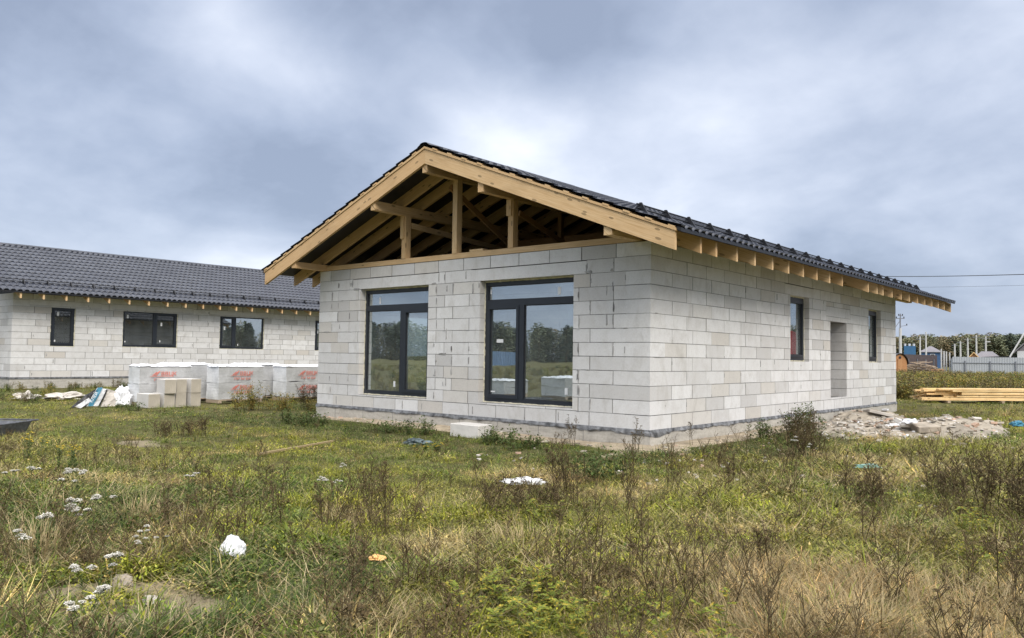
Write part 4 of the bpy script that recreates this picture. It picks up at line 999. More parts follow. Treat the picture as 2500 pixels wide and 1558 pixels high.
# blue tank / cabin with white cowls
bt = far_thing('blue_container', 'small bright blue metal cabin with white vents behind the sauna', 'container', 2221, 120)
m = MB(); m.box(-.75, .85, 0, 2.2, 1.9, 3.75); m.build('body', M['bluetank'], bt)
m = MB(); m.box(-.8, 1.2, .3, 1.9, 0, 1.99); m.build('lower_body', M['bluetank'], bt)
for k in (-.6, 0, .6):
    m = MB(); m.tube([(k, .4, 3.76), (k, .4, 4.1)], .14, 8, r1=.18); m.build('vent', M['white'], bt)
# blue house with hip roof
def hip_house(name, label, px, depth, w_, d_, hw, hr, wall, roof, ov=.4, wins=()):
    t = far_thing(name, label, 'house', px, depth)
    m = MB(); m.box(-w_ / 2, w_ / 2, 0, d_, 0, hw); m.build('wall', M[wall], t)
    m = MB(); a, b = w_ / 2 + ov, d_ + ov; r = d_ * .42
    P = [(-a, -ov, hw), (a, -ov, hw), (a, b, hw), (-a, b, hw), (-max(.05, w_ / 2 - r), d_ / 2, hr), (max(.05, w_ / 2 - r), d_ / 2, hr)]
    P0 = [(x, y, z - .12) for x, y, z in P[:4]]
    for q in ([P[0], P[1], P[5], P[4]], [P[1], P[2], P[5]], [P[2], P[3], P[4], P[5]], [P[3], P[0], P[4]], [P[0], P[1], P0[1], P0[0]], [P[1], P[2], P0[2], P0[1]], [P[2], P[3], P0[3], P0[2]], [P[3], P[0], P0[0], P0[3]], P0): m.face(q)
    m.build('roof', M[roof], t)
    for x0, x1, z0, z1 in wins:
        m = MB(); m.box(x0, x1, -.06, -.001, z0, z1); f_ = m.build('window', M['white'], t)
        m = MB(); m.box(x0 + .12, x1 - .12, -.08, -.061, z0 + .12, z1 - .12); m.build('pane', M['frame'], f_)
    return t
hip_house('blue_house', 'dark blue house with a grey hipped roof beyond the brown fence', 2273, 190, 4.2, 4.5, 3.9, 5.3, 'bluewall', 'greyroof', .35, ((-1.7, -.9, 1.9, 3.0), (-.1, .9, 2.4, 3.4), (-.1, .9, .6, 1.7)))
hip_house('white_bungalow', 'low white building between the sauna and the blue house', 2236, 170, 2.6, 3, 2.5, 2.7, 'white', 'white', .1)
hip_house('grey_roof_house', 'long low house with a pale grey roof behind the grey fence', 2410, 150, 5.2, 4, 1.9, 3.6, 'whiteblk', 'greyroof', .3)
# timber gabled cottage
gh = far_thing('gabled_cottage', 'small cottage with an orange timber gable behind the grey fence', 'house', 2378, 148)
m = MB(); m.prism([(-.9, 0), (.9, 0), (.9, 2.2), (0, 3.3), (-.9, 2.2)], 1, 0, 3); m.build('wall', M['sauna'], gh)
m = MB(); m.prism([(-1.25, 1.95), (-1.15, 1.85), (0, 3.22), (1.15, 1.85), (1.25, 1.95), (0, 3.45)], 1, -.3, 3.3); m.build('roof', M['planks'], gh)
m = MB(); m.box(-.3, .3, -.05, -.002, 1.1, 2.4); m.build('window', M['frame'], gh)
ds = far_thing('dark_roof_shed', 'low shed with a black sloping roof behind the grey fence', 'shed', 2438, 130)
m = MB(); m.box(-2, 2.0, 0, 3, 0, 2.2); m.build('wall', M['white'], ds)
m = MB(); m.prism([(-2.3, 2.2), (2.3, 2.45), (2.3, 2.6), (-2.3, 2.35)], 1, -.3, 3.3); m.build('roof', M['blackfilm'], ds)
# right hand house
rh = far_thing('grey_gabled_house', 'white house with a steep grey roof cut by the right edge', 'house', 2530, 105)
m = MB(); m.box(-2.1, 4, 0, 6, 0, 3.0); m.build('wall', M['white'], rh)
m = MB(); m.prism([(-2.6, 2.75), (-2.5, 2.7), (1.0, 6.3), (4.4, 2.7), (4.5, 2.75), (1.0, 6.5)], 1, -.4, 6.4); m.build('roof', M['greyroof'], rh)
m = MB(); m.prism([(-2.05, 3.001), (3.95, 3.001), (1.0, 6.0)], 1, .0, .1); m.build('gable', M['greyroof'], rh)
# leaning pole
lp = bearing(2466, 100); lq = bearing(2503, 100)
m = MB(); m.tube([(lp.x, lp.y, -.3), (lp.x, lp.y, 1.9), (lq.x, lq.y, 5.0)], .10, 8); o = m.build('stay_pole', M['pole']); tag(o, 'pale pole leaning to the right before the right-edge house', 'pole')
# brown fence + grey fence
def sheet_fence(name, label, pts, h, mat, pitch, posts, rail=None, postmat='fencepost'):
    a, b = Vector(pts[0]), Vector(pts[1]); d = (b - a); L_ = d.length; d.normalize(); t = thing(name, label, 'fence', a, math.atan2(d.y, d.x))
    m = MB(); n = int(L_ / pitch) * 2; i = 0
    for k in range(n + 1):
        x = L_ * k / n; y = .02 * (1 if k % 2 else -1)
        for z in (.1, h): m.v += [(x, y, z), (x, y + .008, z)]
    for k in range(n):
        q = k * 4; m.f += [(q, q + 4, q + 6, q + 2), (q + 1, q + 3, q + 7, q + 5), (q + 2, q + 6, q + 7, q + 3)]; m.m += [0] * 3; m.u += [[(0, 0)] * 4] * 3
    m.build('corrugated_sheet', M[mat], t)
    for k in range(posts):
        x = L_ * (k + .5) / posts; m = MB(); m.box(x - .05, x + .05, -.14, -.03, 0, h * .78); m.build('post', M[postmat], t)
    if rail:
        m = MB(); m.box(0, L_, -.085, -.032, rail, rail + .05); m.build('rail', M[postmat], t)
A = bearing(2326, 92, -.24); B = bearing(2640, 88, -.24)
sheet_fence('grey_sheet_fence', 'long pale grey corrugated sheet fence with dark posts at right', (A, B), 1.98, 'greyfence', .25, 5, 1.28)
A2 = bearing(2326, 92.2, -.24); B2 = bearing(2322, 140, -.24)
sheet_fence('grey_sheet_fence', 'short pale grey fence run going back beside the row of slim posts', (A2, B2), 1.9, 'greyfence', .3, 8)
A = bearing(2205, 88, -.24); B = bearing(2288, 96, -.24)
sheet_fence('brown_sheet_fence', 'dark brown sheet fence in front of the blue house', (A, B), 2.15, 'brownfence', .25, 4)
# slim white posts
for k, (px_, top, dep) in enumerate([(2298.5, 60, 100), (2305, 55, 96), (2311, 54, 110), (2319, 52, 118)]):
    p = bearing(px_, dep, -.24); m = MB(); m.tube([(0, 0, 0), (0, 0, 1.21 + (top - 25) * PX * dep)], .09, 8); o = m.build('slim_post', M['pole']); o.location = p
    tag(o, ['slim white post nearest the brown fence', 'second slim white post from the brown fence', 'third slim white post, before the grey fence corner', 'last slim white post at the grey fence corner'][k], 'post', 'slim white posts by the fence gap')
# power poles
PL = [(2247, 64, 150, 'white power pole left of the blue house'), (2261.5, 76, 140, 'tall white power pole in front of the blue house'), (2331.5, 48, 230, 'first power pole of the row rising from the grey fence'), (2345.5, 55, 210, 'second power pole of the row above the grey fence'), (2363.5, 63, 185, 'third power pole of the row above the grey fence'), (2384.5, 70, 170, 'fourth power pole of the row, beside the orange gable'), (2407.5, 68, 160, 'fifth power pole of the row with a lamp head')]
for px_, hh, dep, lab in PL:
    p = bearing(px_, dep, -.24); t = thing('power_pole', lab, 'pole', p, math.atan2(fw.y, fw.x) - math.pi / 2, 'white concrete power poles beyond the fences')
    H = 1.21 + hh * PX * dep; m = MB(); m.tube([(0, 0, 0), (0, 0, H)], .19 * dep / 150, 8, r1=.13 * dep / 150); m.build('shaft', M['pole'], t)
    m = MB(); m.box(-.9, .9, -.06, .06, H - .5, H - .4); m.build('crossarm', M['fencepost'], t)
    if 'lamp' in lab:
        m = MB(); m.box(0, .9, -.1, .1, H - 1.2, H - 1.08); m.build('lamp_head', M['white'], t)
# near power pole with brackets
p = bearing(2199, 85, -.24); t = thing('power_pole', 'power pole with tangled brackets just right of the house roof', 'pole', p, math.atan2(fw.y, fw.x) - math.pi / 2)
m = MB(); m.tube([(0, 0, 0), (0, 0, 4.9)], .17, 8, r1=.14); m.build('shaft', M['pole'], t)
m = MB(); m.box(-.05, .05, -.05, .05, 4.9, 6.0); m.box(-.45, .45, -.04, .04, 5.9, 5.98); m.box(-.2, .3, -.04, .04, 6.2, 6.26); m.box(-.02, .06, -.04, .04, 6.0, 6.45)
m.beam((-.02, 0, 5.7), (-.55, 0, 4.95), .06, .05); m.beam((.0, 0, 5.1), (.75, 0, 5.2), .06, .05); m.build('crossarm', M['fencepost'], t)
for x in (-.4, .4, -.15, .25, .7):
    m = MB(); m.tube([(x, 0, 5.98 if abs(x) == .4 else (6.26 if x != .7 else 5.22)), (x, 0, (5.98 if abs(x) == .4 else (6.26 if x != .7 else 5.22)) + .16)], .05, 6); m.build('insulator', M['darkmetal'], t)
# wires
def wire(name, label, pts, r, group=None):
    m = MB(); m.tube(pts, r, 5); o = m.build(name, M['blackfilm']); tag(o, label, 'wire', group)
def wirepts(pxa, ya, da, pxb, yb, db, sag=.15, n=14):
    def P(px_, y_, dep): d_ = fw + rt * ((px_ - 1250) * PX) + up * ((779 - y_) * PX); return CAM + d_ * dep
    a, b = P(pxa, ya, da), P(pxb, yb, db); return [a.lerp(b, k / n) - Vector((0, 0, sag * math.sin(math.pi * k / n))) for k in range(n + 1)]
wire('overhead_wire', 'thick dark overhead cable crossing the sky right of the roof', wirepts(2120, 675, 45, 2600, 667, 30, .05), .016)
wire('overhead_wire', 'thin overhead wire just below the thick cable in the sky', wirepts(2120, 702, 60, 2600, 694, 45, .05), .007)
for k, (ya, yb) in enumerate([(823, 820), (826, 830)]):
    wire('overhead_wire', ['upper fine wire strung between the far poles', 'lower fine wire strung between the far poles'][k], wirepts(2246, ya, 150, 2415, yb, 155, .5), .02)
# scrap timber pile, crates
sp = far_thing('scrap_wood_pile', 'heap of grey scrap boards left of the brown fence', 'wood pile', 2246, 80)
rr = random.Random(4); m = MB()
for k in range(110):
    x = rr.uniform(-1.7, 1.9); z = rr.uniform(.1, 1.5 - abs(x) * .55); a = rr.uniform(-.5, .5); l_ = rr.uniform(.5, 1.5)
    m.beam((x - l_ / 2, rr.uniform(-.8, .8), z - a * l_ / 2 * .6), (x + l_ / 2, rr.uniform(-.8, .8), max(.05, z + a * l_ / 2 * .6)), .12, .05)
m.build('scrap_boards', M['oldwood'], sp); 
pk = far_thing('wooden_pallet_stack', 'low stack of orange wooden pallets right of the scrap heap', 'pallets', 2289, 78); m = MB()
for k in range(4):
    m.box(-.55, .55, -.5, .5, .1 + .16 * k, .14 + .16 * k)
    for x in (-.5, 0, .44): m.box(x, x + .08, -.5, .5, .02 + .16 * k, .098 + .16 * k)
m.build('pallet_boards', M['sauna'], pk)
ws = far_thing('white_film_sheet', 'white film sheet lying on the ground below the grey fence', 'plastic sheet', 2470, 42); m = MB()
nx = 24
for j in range(7):
    for i in range(nx + 1): x = -1.3 + 3.2 * i / nx; y = j * .5; m.v.append((x, y, .02 + .13 * max(0, math.sin(math.pi * min(1, (x + 1.3) / 3))) + .05 * noise.noise(Vector((x * 3, y * 3, 1)))))
for j in range(6):
    for i in range(nx): a = j * (nx + 1) + i; m.f.append((a, a + 1, a + nx + 2, a + nx + 1)); m.m.append(0); m.u.append([(0, 0)] * 4)
m.build('film', M['plastic'], ws, recalc=False)

# reflected surroundings behind the viewer: fence and wrapped pallets in the field
sheet_fence('blue_sheet_fence', 'blue sheet fence across the field, seen reflected in the right front window', (Vector((-69, -65, -.24)), Vector((-62.5, -71, -.24))), 2.0, 'bluefence', .3, 8)

pallet('low wrapped pallet standing off to the left, mirrored in the narrow front sash', -9.6, -8.8, 1.1, .7, .5, False, 6)['group'] = 'wrapped pallets mirrored in the front windows'
pallet('wrapped pallet standing off to the left, mirrored in the wide front pane', -7.9, -9.6, 1.2, .9, .62, False, 7)['group'] = 'wrapped pallets mirrored in the front windows'
# ================================================================== vegetation
def blade(mb, base, az, ln, wd, bend, rng, mi=0, seg=3, lean=.25):
    d = Vector((math.cos(az), math.sin(az), 0)); s_ = Vector((-d.y, d.x, 0)); p = Vector(base); th = lean; i = len(mb.v)
    for k in range(seg + 1):
        w_ = wd * (1 - (k / seg) ** 1.5 * .95) / 2; mb.v += [tuple(p - s_ * w_), tuple(p + s_ * w_)]
        p = p + (d * math.sin(th) + Vector((0, 0, math.cos(th)))) * ln / seg; th += bend / seg
    for k in range(seg): a = i + 2 * k; mb.f.append((a, a + 1, a + 3, a + 2)); mb.m.append(mi); mb.u.append([(0, 0)] * 4)
def leafq(mb, p, d, n_, ln, wd, mi=0):
    d = d.normalized(); s_ = d.cross(n_);
    if s_.length < 1e-3: s_ = Vector((1, 0, 0))
    s_.normalize(); i = len(mb.v)
    mb.v += [tuple(p), tuple(p + d * ln * .45 + s_ * wd / 2), tuple(p + d * ln), tuple(p + d * ln * .45 - s_ * wd / 2)]
    mb.f.append((i, i + 1, i + 2, i + 3)); mb.m.append(mi); mb.u.append([(0, 0)] * 4)
PROTO = bpy.data.collections.new('ground_cover_kinds')
protos = []
def proto(name, mb, mats):
    o = mb.build(name, mats, recalc=False); C.objects.unlink(o); PROTO.objects.link(o); protos.append(o); return o
def mk_tuft(seed, n, rad, l0, l1, w_, lean, bend):
    r = random.Random(seed); m = MB()
    for k in range(n):
        a = r.uniform(0, 6.283); q = rad * math.sqrt(r.random()); blade(m, (q * math.cos(a), q * math.sin(a), -.01), a + r.uniform(-.9, .9), r.uniform(l0, l1), w_ * r.uniform(.6, 1.3), r.uniform(*bend), r, 0, 3, r.uniform(*lean))
    return m
tn = 'grass_tuft'
proto('a_grass_tuft', mk_tuft(1, 60, .11, .025, .075, .0042, (.1, 1.2), (.2, 1.4)), [M['grass']])
proto('b_grass_tuft', mk_tuft(2, 60, .12, .03, .10, .0042, (.2, 1.3), (.3, 1.6)), [M['grass']])
proto('c_long_grass', mk_tuft(3, 42, .06, .10, .24, .004, (.1, .9), (.8, 2.2)), [M['grass']])
proto('d_flattened_grass', mk_tuft(4, 50, .14, .08, .22, .0036, (1.0, 1.5), (-.3, .5)), [M['grass']])
def mk_herb(seed, stems, h, ll, lw, spread=.1):
    r = random.Random(seed); m = MB()
    for k in range(stems):
        a = r.uniform(0, 6.28); ln = r.uniform(.5, 1) * h; th = r.uniform(.1, .9); d = Vector((math.cos(a) * math.sin(th), math.sin(a) * math.sin(th), math.cos(th)))
        b = Vector((r.uniform(-1, 1) * spread, r.uniform(-1, 1) * spread, 0))
        n_ = int(ln / .014)
        for j in range(n_):
            p = b + d * ln * (j + 1) / n_; da = r.uniform(0, 6.28); ld = (Vector((math.cos(da), math.sin(da), r.uniform(-.3, .7))) + d * .4)
            leafq(m, p, ld, Vector((0, 0, 1)), ll * r.uniform(.5, 1.2), lw * r.uniform(.6, 1.3))
    return m
proto('e_feathery_herb', mk_herb(5, 13, .09, .026, .008), [M['herb']])
proto('f_low_weed', mk_herb(6, 10, .055, .032, .018), [M['herb']])
def mk_drystalk(seed, h, n):
    r = random.Random(seed); m = MB()
    for k in range(n):
        x, y = r.uniform(-.05, .05), r.uniform(-.05, .05); L_ = h * r.uniform(.6, 1); lx, ly = r.uniform(-.25, .25) * L_, r.uniform(-.25, .25) * L_
        m.tube([(x, y, 0), (x + lx * .4, y + ly * .4, L_ * .5), (x + lx, y + ly, L_)], .0028, 3, 0, .0014, cap=False)
        for j in range(9):
            t = r.uniform(.35, 1.0); p = Vector((x + lx * t, y + ly * t, L_ * t)); a = r.uniform(0, 6.28); l_ = r.uniform(.02, .06)
            q = p + Vector((math.cos(a) * l_, math.sin(a) * l_, l_ * .6)); m.tube([p, q], .0015, 3, 0, cap=False)
            for s_ in range(3): leafq(m, q + Vector((r.uniform(-1, 1), r.uniform(-1, 1), r.uniform(-1, 1))) * .006, Vector((r.uniform(-1, 1), r.uniform(-1, 1), .5)), Vector((0, 0, 1)), .014, .009, 1)
    return m
proto('g_dry_stalk', mk_drystalk(7, .24, 2), [M['deadstem'], M['seed']])
proto('h_dry_stalk', mk_drystalk(9, .15, 2), [M['deadstem'], M['seed']])

def mk_tallstalk(seed, h):
    r = random.Random(seed); m = MB()
    for k in range(2):
        x, y = r.uniform(-.04, .04), r.uniform(-.04, .04); L_ = h * r.uniform(.7, 1); lx, ly = r.uniform(-.12, .12), r.uniform(-.12, .12)
        m.tube([(x, y, 0), (x + lx * .3, y + ly * .3, L_ * .5), (x + lx, y + ly, L_)], .0030, 3, 0, .0015, cap=False)
        for j in range(16):
            t = .35 + .65 * r.random(); p = Vector((x + lx * t * t, y + ly * t * t, L_ * t)); a = r.uniform(0, 6.28); l_ = .09 * (1.15 - t) + .015
            q = p + Vector((math.cos(a) * l_ * .7, math.sin(a) * l_ * .7, l_)); m.tube([p, q], .0013, 3, 0, cap=False)
            for s_ in range(6): leafq(m, q + Vector((r.uniform(-1, 1), r.uniform(-1, 1), r.uniform(-.4, .4))) * .011, Vector((r.uniform(-1, 1), r.uniform(-1, 1), .2)), Vector((0, 0, 1)), .010, .007, 1)
        for j in range(14):
            t = r.uniform(.05, .8); leafq(m, Vector((x + lx * t * t, y + ly * t * t, L_ * t)), Vector((r.uniform(-1, 1), r.uniform(-1, 1), r.uniform(-1, .3))), Vector((0, 0, 1)), .035, .006, 0)
    return m
proto('i_tall_stalk', mk_tallstalk(12, .42), [M['deadstem'], M['seed']])
proto('j_tall_stalk', mk_tallstalk(14, .34), [M['deadstem'], M['seed']])
def mk_broad(seed):
    r = random.Random(seed); m = MB()
    for k in range(9): blade(m, (r.uniform(-.02, .02), r.uniform(-.02, .02), 0), r.uniform(0, 6.28), r.uniform(.10, .22), .010 * r.uniform(.7, 1.2), r.uniform(.6, 1.9), r, 0, 5, r.uniform(.1, .8))
    return m
def mk_litter(seed):
    r = random.Random(seed); m = MB()
    for k in range(26): blade(m, (r.uniform(-.15, .15), r.uniform(-.15, .15), r.uniform(.0, .05)), r.uniform(0, 6.28), r.uniform(.10, .26), .0042, r.uniform(-.5, .7), r, 0, 3, r.uniform(1.15, 1.55))
    return m
proto('k_broad_blades', mk_broad(15), [M['herb']])
proto('l_straw_litter', mk_litter(16), [M['straw']])
def scatter_object(name, pts, coll, label):
    """pts: (pos, rot, scale, index, tint) -> one object that instances the kinds on its points"""
    me = bpy.data.meshes.new(name); me.from_pydata([p[0] for p in pts], [], [])
    def attr(n_, t, vals, key):
        a = me.attributes.new(n_, t, 'POINT'); a.data.foreach_set(key, vals)
    attr('rot', 'FLOAT_VECTOR', [c for p in pts for c in p[1]], 'vector'); attr('scl', 'FLOAT', [p[2] for p in pts], 'value')
    attr('idx', 'INT', [p[3] for p in pts], 'value'); attr('tint', 'FLOAT_COLOR', [c for p in pts for c in (*p[4], 1)], 'color')
    o = bpy.data.objects.new(name, me); C.objects.link(o); o['kind'] = 'stuff'; o['label'] = label; o['category'] = name.replace('_', ' ')
    ng = bpy.data.node_groups.new(name, 'GeometryNodeTree'); ng.interface.new_socket('Geometry', in_out='INPUT', socket_type='NodeSocketGeometry'); ng.interface.new_socket('Geometry', in_out='OUTPUT', socket_type='NodeSocketGeometry')
    gi = ng.nodes.new('NodeGroupInput'); go = ng.nodes.new('NodeGroupOutput'); ci = ng.nodes.new('GeometryNodeCollectionInfo'); ci.inputs['Collection'].default_value = coll
    ci.inputs['Separate Children'].default_value = True; ci.inputs['Reset Children'].default_value = True
    ip = ng.nodes.new('GeometryNodeInstanceOnPoints'); ip.inputs['Pick Instance'].default_value = True
    def na(n_, t): x = ng.nodes.new('GeometryNodeInputNamedAttribute'); x.data_type = t; x.inputs['Name'].default_value = n_; return x.outputs['Attribute']
    lk = ng.links.new; lk(gi.outputs[0], ip.inputs['Points']); lk(ci.outputs[0], ip.inputs['Instance']); lk(na('idx', 'INT'), ip.inputs['Instance Index'])
    lk(na('rot', 'FLOAT_VECTOR'), ip.inputs['Rotation']); lk(na('scl', 'FLOAT'), ip.inputs['Scale']); lk(ip.outputs[0], go.inputs[0])
    md = o.modifiers.new('scatter', 'NODES'); md.node_group = ng; return o

def blocked(x, y):
    if -W - .03 < x < .03 and -.03 < y < D + .03: return True
    if x < XB + .05 and y > YB - .05: return True
    if -13.2 < x < -11.65 and -1.65 < y < 3.4: return True
    if -11.7 < x < -11.05 and -1.7 < y < -.45: return True
    if ((x - 1.80) / .58) ** 2 + ((y + 7.80) / .46) ** 2 < 1 and noise.noise(Vector((x * 6, y * 6, 0))) > -.42: return True
    if ((x + 5.0) / .7) ** 2 + ((y + 4.6) / .35) ** 2 < 1 and noise.noise(Vector((x * 7, y * 7, 0))) > -.25: return True
    if ((x - 1.6) / 1.5) ** 2 + ((y - 6.3) / 2.6) ** 2 < 1 and random.random() < .93: return True
    if 0 < x < .45 and y > -.3 and y < 12 and random.random() < .55: return True
    if -W < x < .5 and -.28 < y < 0 and random.random() < .6: return True
    return False
def P3(x, y, s, seed): return noise.noise(Vector((x * s, y * s, seed)))
T = {'green': ((.145, .19, .034), [5, 4, .4, .4, 3, 5, 0, .1]), 'dkg': ((.085, .125, .026), [4, 4, .7, .3, 5, 6, 0, .15]), 'olive': ((.225, .22, .050), [5, 5, .6, 3, 3, 4, .15, .3]),
     'straw': ((.46, .36, .165), [4, 5, .9, 7, 2, 2, .06, .15]), 'tan': ((.50, .345, .185), [2, 3, 2.2, 7, .5, 1, .05, .12]), 'yel': ((.29, .30, .04), [5, 4, .8, 1, 4, 2, .05, .1]),
     'brown': ((.22, .165, .07), [3, 4, .4, 5, 2, 3, .25, .5]), 'soil': ((.13, .10, .05), [2, 1, 0, 2, 1, 3, .15, .5])}
def patch(x, y):
    a = P3(x, y, .5, 1) + .6 * P3(x, y, 1.9, 2) + .3 * P3(x, y, 5, 3); b = P3(x, y, .8, 11) + .6 * P3(x, y, 2.3, 12) + .3 * P3(x, y, 6, 13); c = P3(x, y, 1.6, 21) + .4 * P3(x, y, 4, 22)
    wall = (-10 < x < 1.0 and -2.3 < y < 0) or (0 < x < 1.8 and 0 < y < 4)
    d = math.hypot(x - CAM.x, y - CAM.y); rgt = ((x - CAM.x) * rt.x + (y - CAM.y) * rt.y) / max(d, .1)
    lawn = x < .2 and y > -5.3
    leftnear = rgt < -.17 and d < 8.5 and not lawn
    tanz = rgt > .16 and d < 5.0
    if wall: return 'dkg' if a < .15 else ('green' if c < .35 else 'soil')
    if lawn: return 'yel' if a > .18 else ('green' if a < -.02 else ('straw' if b > .25 else 'olive'))
    if tanz and b > .02: return 'tan' if c > -.05 else 'straw'
    if leftnear:
        if b > .45: return 'straw'
        return 'dkg' if a < -.12 else ('brown' if c > .3 else ('green' if a < .18 else 'yel'))
    if b > .5: return 'tan' if c > .15 else 'straw'
    if b > .2: return 'straw' if c > .1 else 'olive'
    if c > .48: return 'brown'
    if c < -.38: return 'soil'
    return 'green' if a < -.22 else ('yel' if a > .34 else 'olive')
def height(x, y):
    d = math.hypot(x - CAM.x, y - CAM.y); rgt = ((x - CAM.x) * rt.x + (y - CAM.y) * rt.y) / max(d, .1)
    h = 1 + .45 * P3(x, y, .9, 31) + .3 * P3(x, y, 3, 32)
    if x < .2 and y > -5.3: h *= .8
    elif rgt < -.17 and d < 8.5: h *= 1.2
    if x < .35 and -.7 < y < 0 or (0 < x < .8 and y > 0): h *= .6
    if x > 2.2 and y > -4: h *= 1.3
    return max(.4, h * .88)
def scatter_grass():
    rr = random.Random(21); pts = []
    h = Vector((fw.x, fw.y)).normalized(); r = Vector((h.y, -h.x))
    N_ = 62000
    while len(pts) < N_:
        # depth pdf: uniform in 1/d blended -> more points near
        u = rr.random(); d0, d1 = 2.6, 62
        g = .62; dep = (d0 ** g + (d1 ** g - d0 ** g) * u) ** (1 / g) if rr.random() < .45 else 1 / (1 / d0 - u * (1 / d0 - 1 / 24))
        lat = rr.uniform(-.78, .78) * dep + rr.uniform(-.3, .3)
        x, y = CAM.x + h.x * dep + r.x * lat, CAM.y + h.y * dep + r.y * lat
        if blocked(x, y): continue
        k = patch(x, y); tint, wts = T[k]
        if k == 'soil' and rr.random() < .6: continue
        d = dep; v = rr.uniform(.65, 1.35)
        if rr.random() < .16: tint = T[rr.choice(['straw', 'green', 'olive', 'brown', 'yel'])][0]
        hue = rr.uniform(-.08, .08)
        tcol = (tint[0] * v * (1 + hue), tint[1] * v, tint[2] * v * (1 - hue))
        idx = rr.choices(range(8), wts)[0]
        q_ = rr.random()
        if q_ < .05 and k in ('green', 'dkg', 'yel', 'olive') and d < 12: idx = 10
        elif q_ > (.90 if k in ('straw', 'tan', 'brown') else .972) and d < 12 and not (x < .2 and y > -5.3): idx = 11
        sc = rr.uniform(.7, 1.25) * height(x, y) * (1 + max(0, d - 9) * .03)
        if k == 'tan' and idx == 2: sc *= 1.25
        sc = min(sc, 2.4)
        pts.append(((x, y, gz(x, y) if abs(x) < 60 and abs(y) < 60 else -.24), (rr.uniform(-.15, .15), rr.uniform(-.15, .15), rr.uniform(0, 6.28)), sc, idx, tcol))
    n_ = 0
    while n_ < 170:
        dep = 2.9 + 8.5 * rr.random() ** 1.2; lat = rr.uniform(-.72, .72) * dep; x, y = CAM.x + h.x * dep + r.x * lat, CAM.y + h.y * dep + r.y * lat
        if blocked(x, y) or (x < .2 and y > -4.9) or P3(x, y, .7, 51) < .02 and rr.random() < .85: continue
        n_ += 1; pts.append(((x, y, gz(x, y) - .01), (rr.uniform(-.2, .2), rr.uniform(-.2, .2), rr.uniform(0, 6.28)), rr.uniform(.5, 1.15), rr.choice([8, 9]), (.2, .15, .08)))
    scatter_object('grass', pts, PROTO, 'rough autumn meadow grass, straw and low herbs covering the field')
scatter_grass()

dirt_patch('sand_strip', -3.8, -.12, 4.3, .30, 5, M['sand'], .03)
dirt_patch('sand_strip', .16, 2.6, .34, 3.6, 6, M['sand'], .03)
dirt_patch('sand_strip', -.05, -.15, .8, .4, 7, M['sand'], .035)
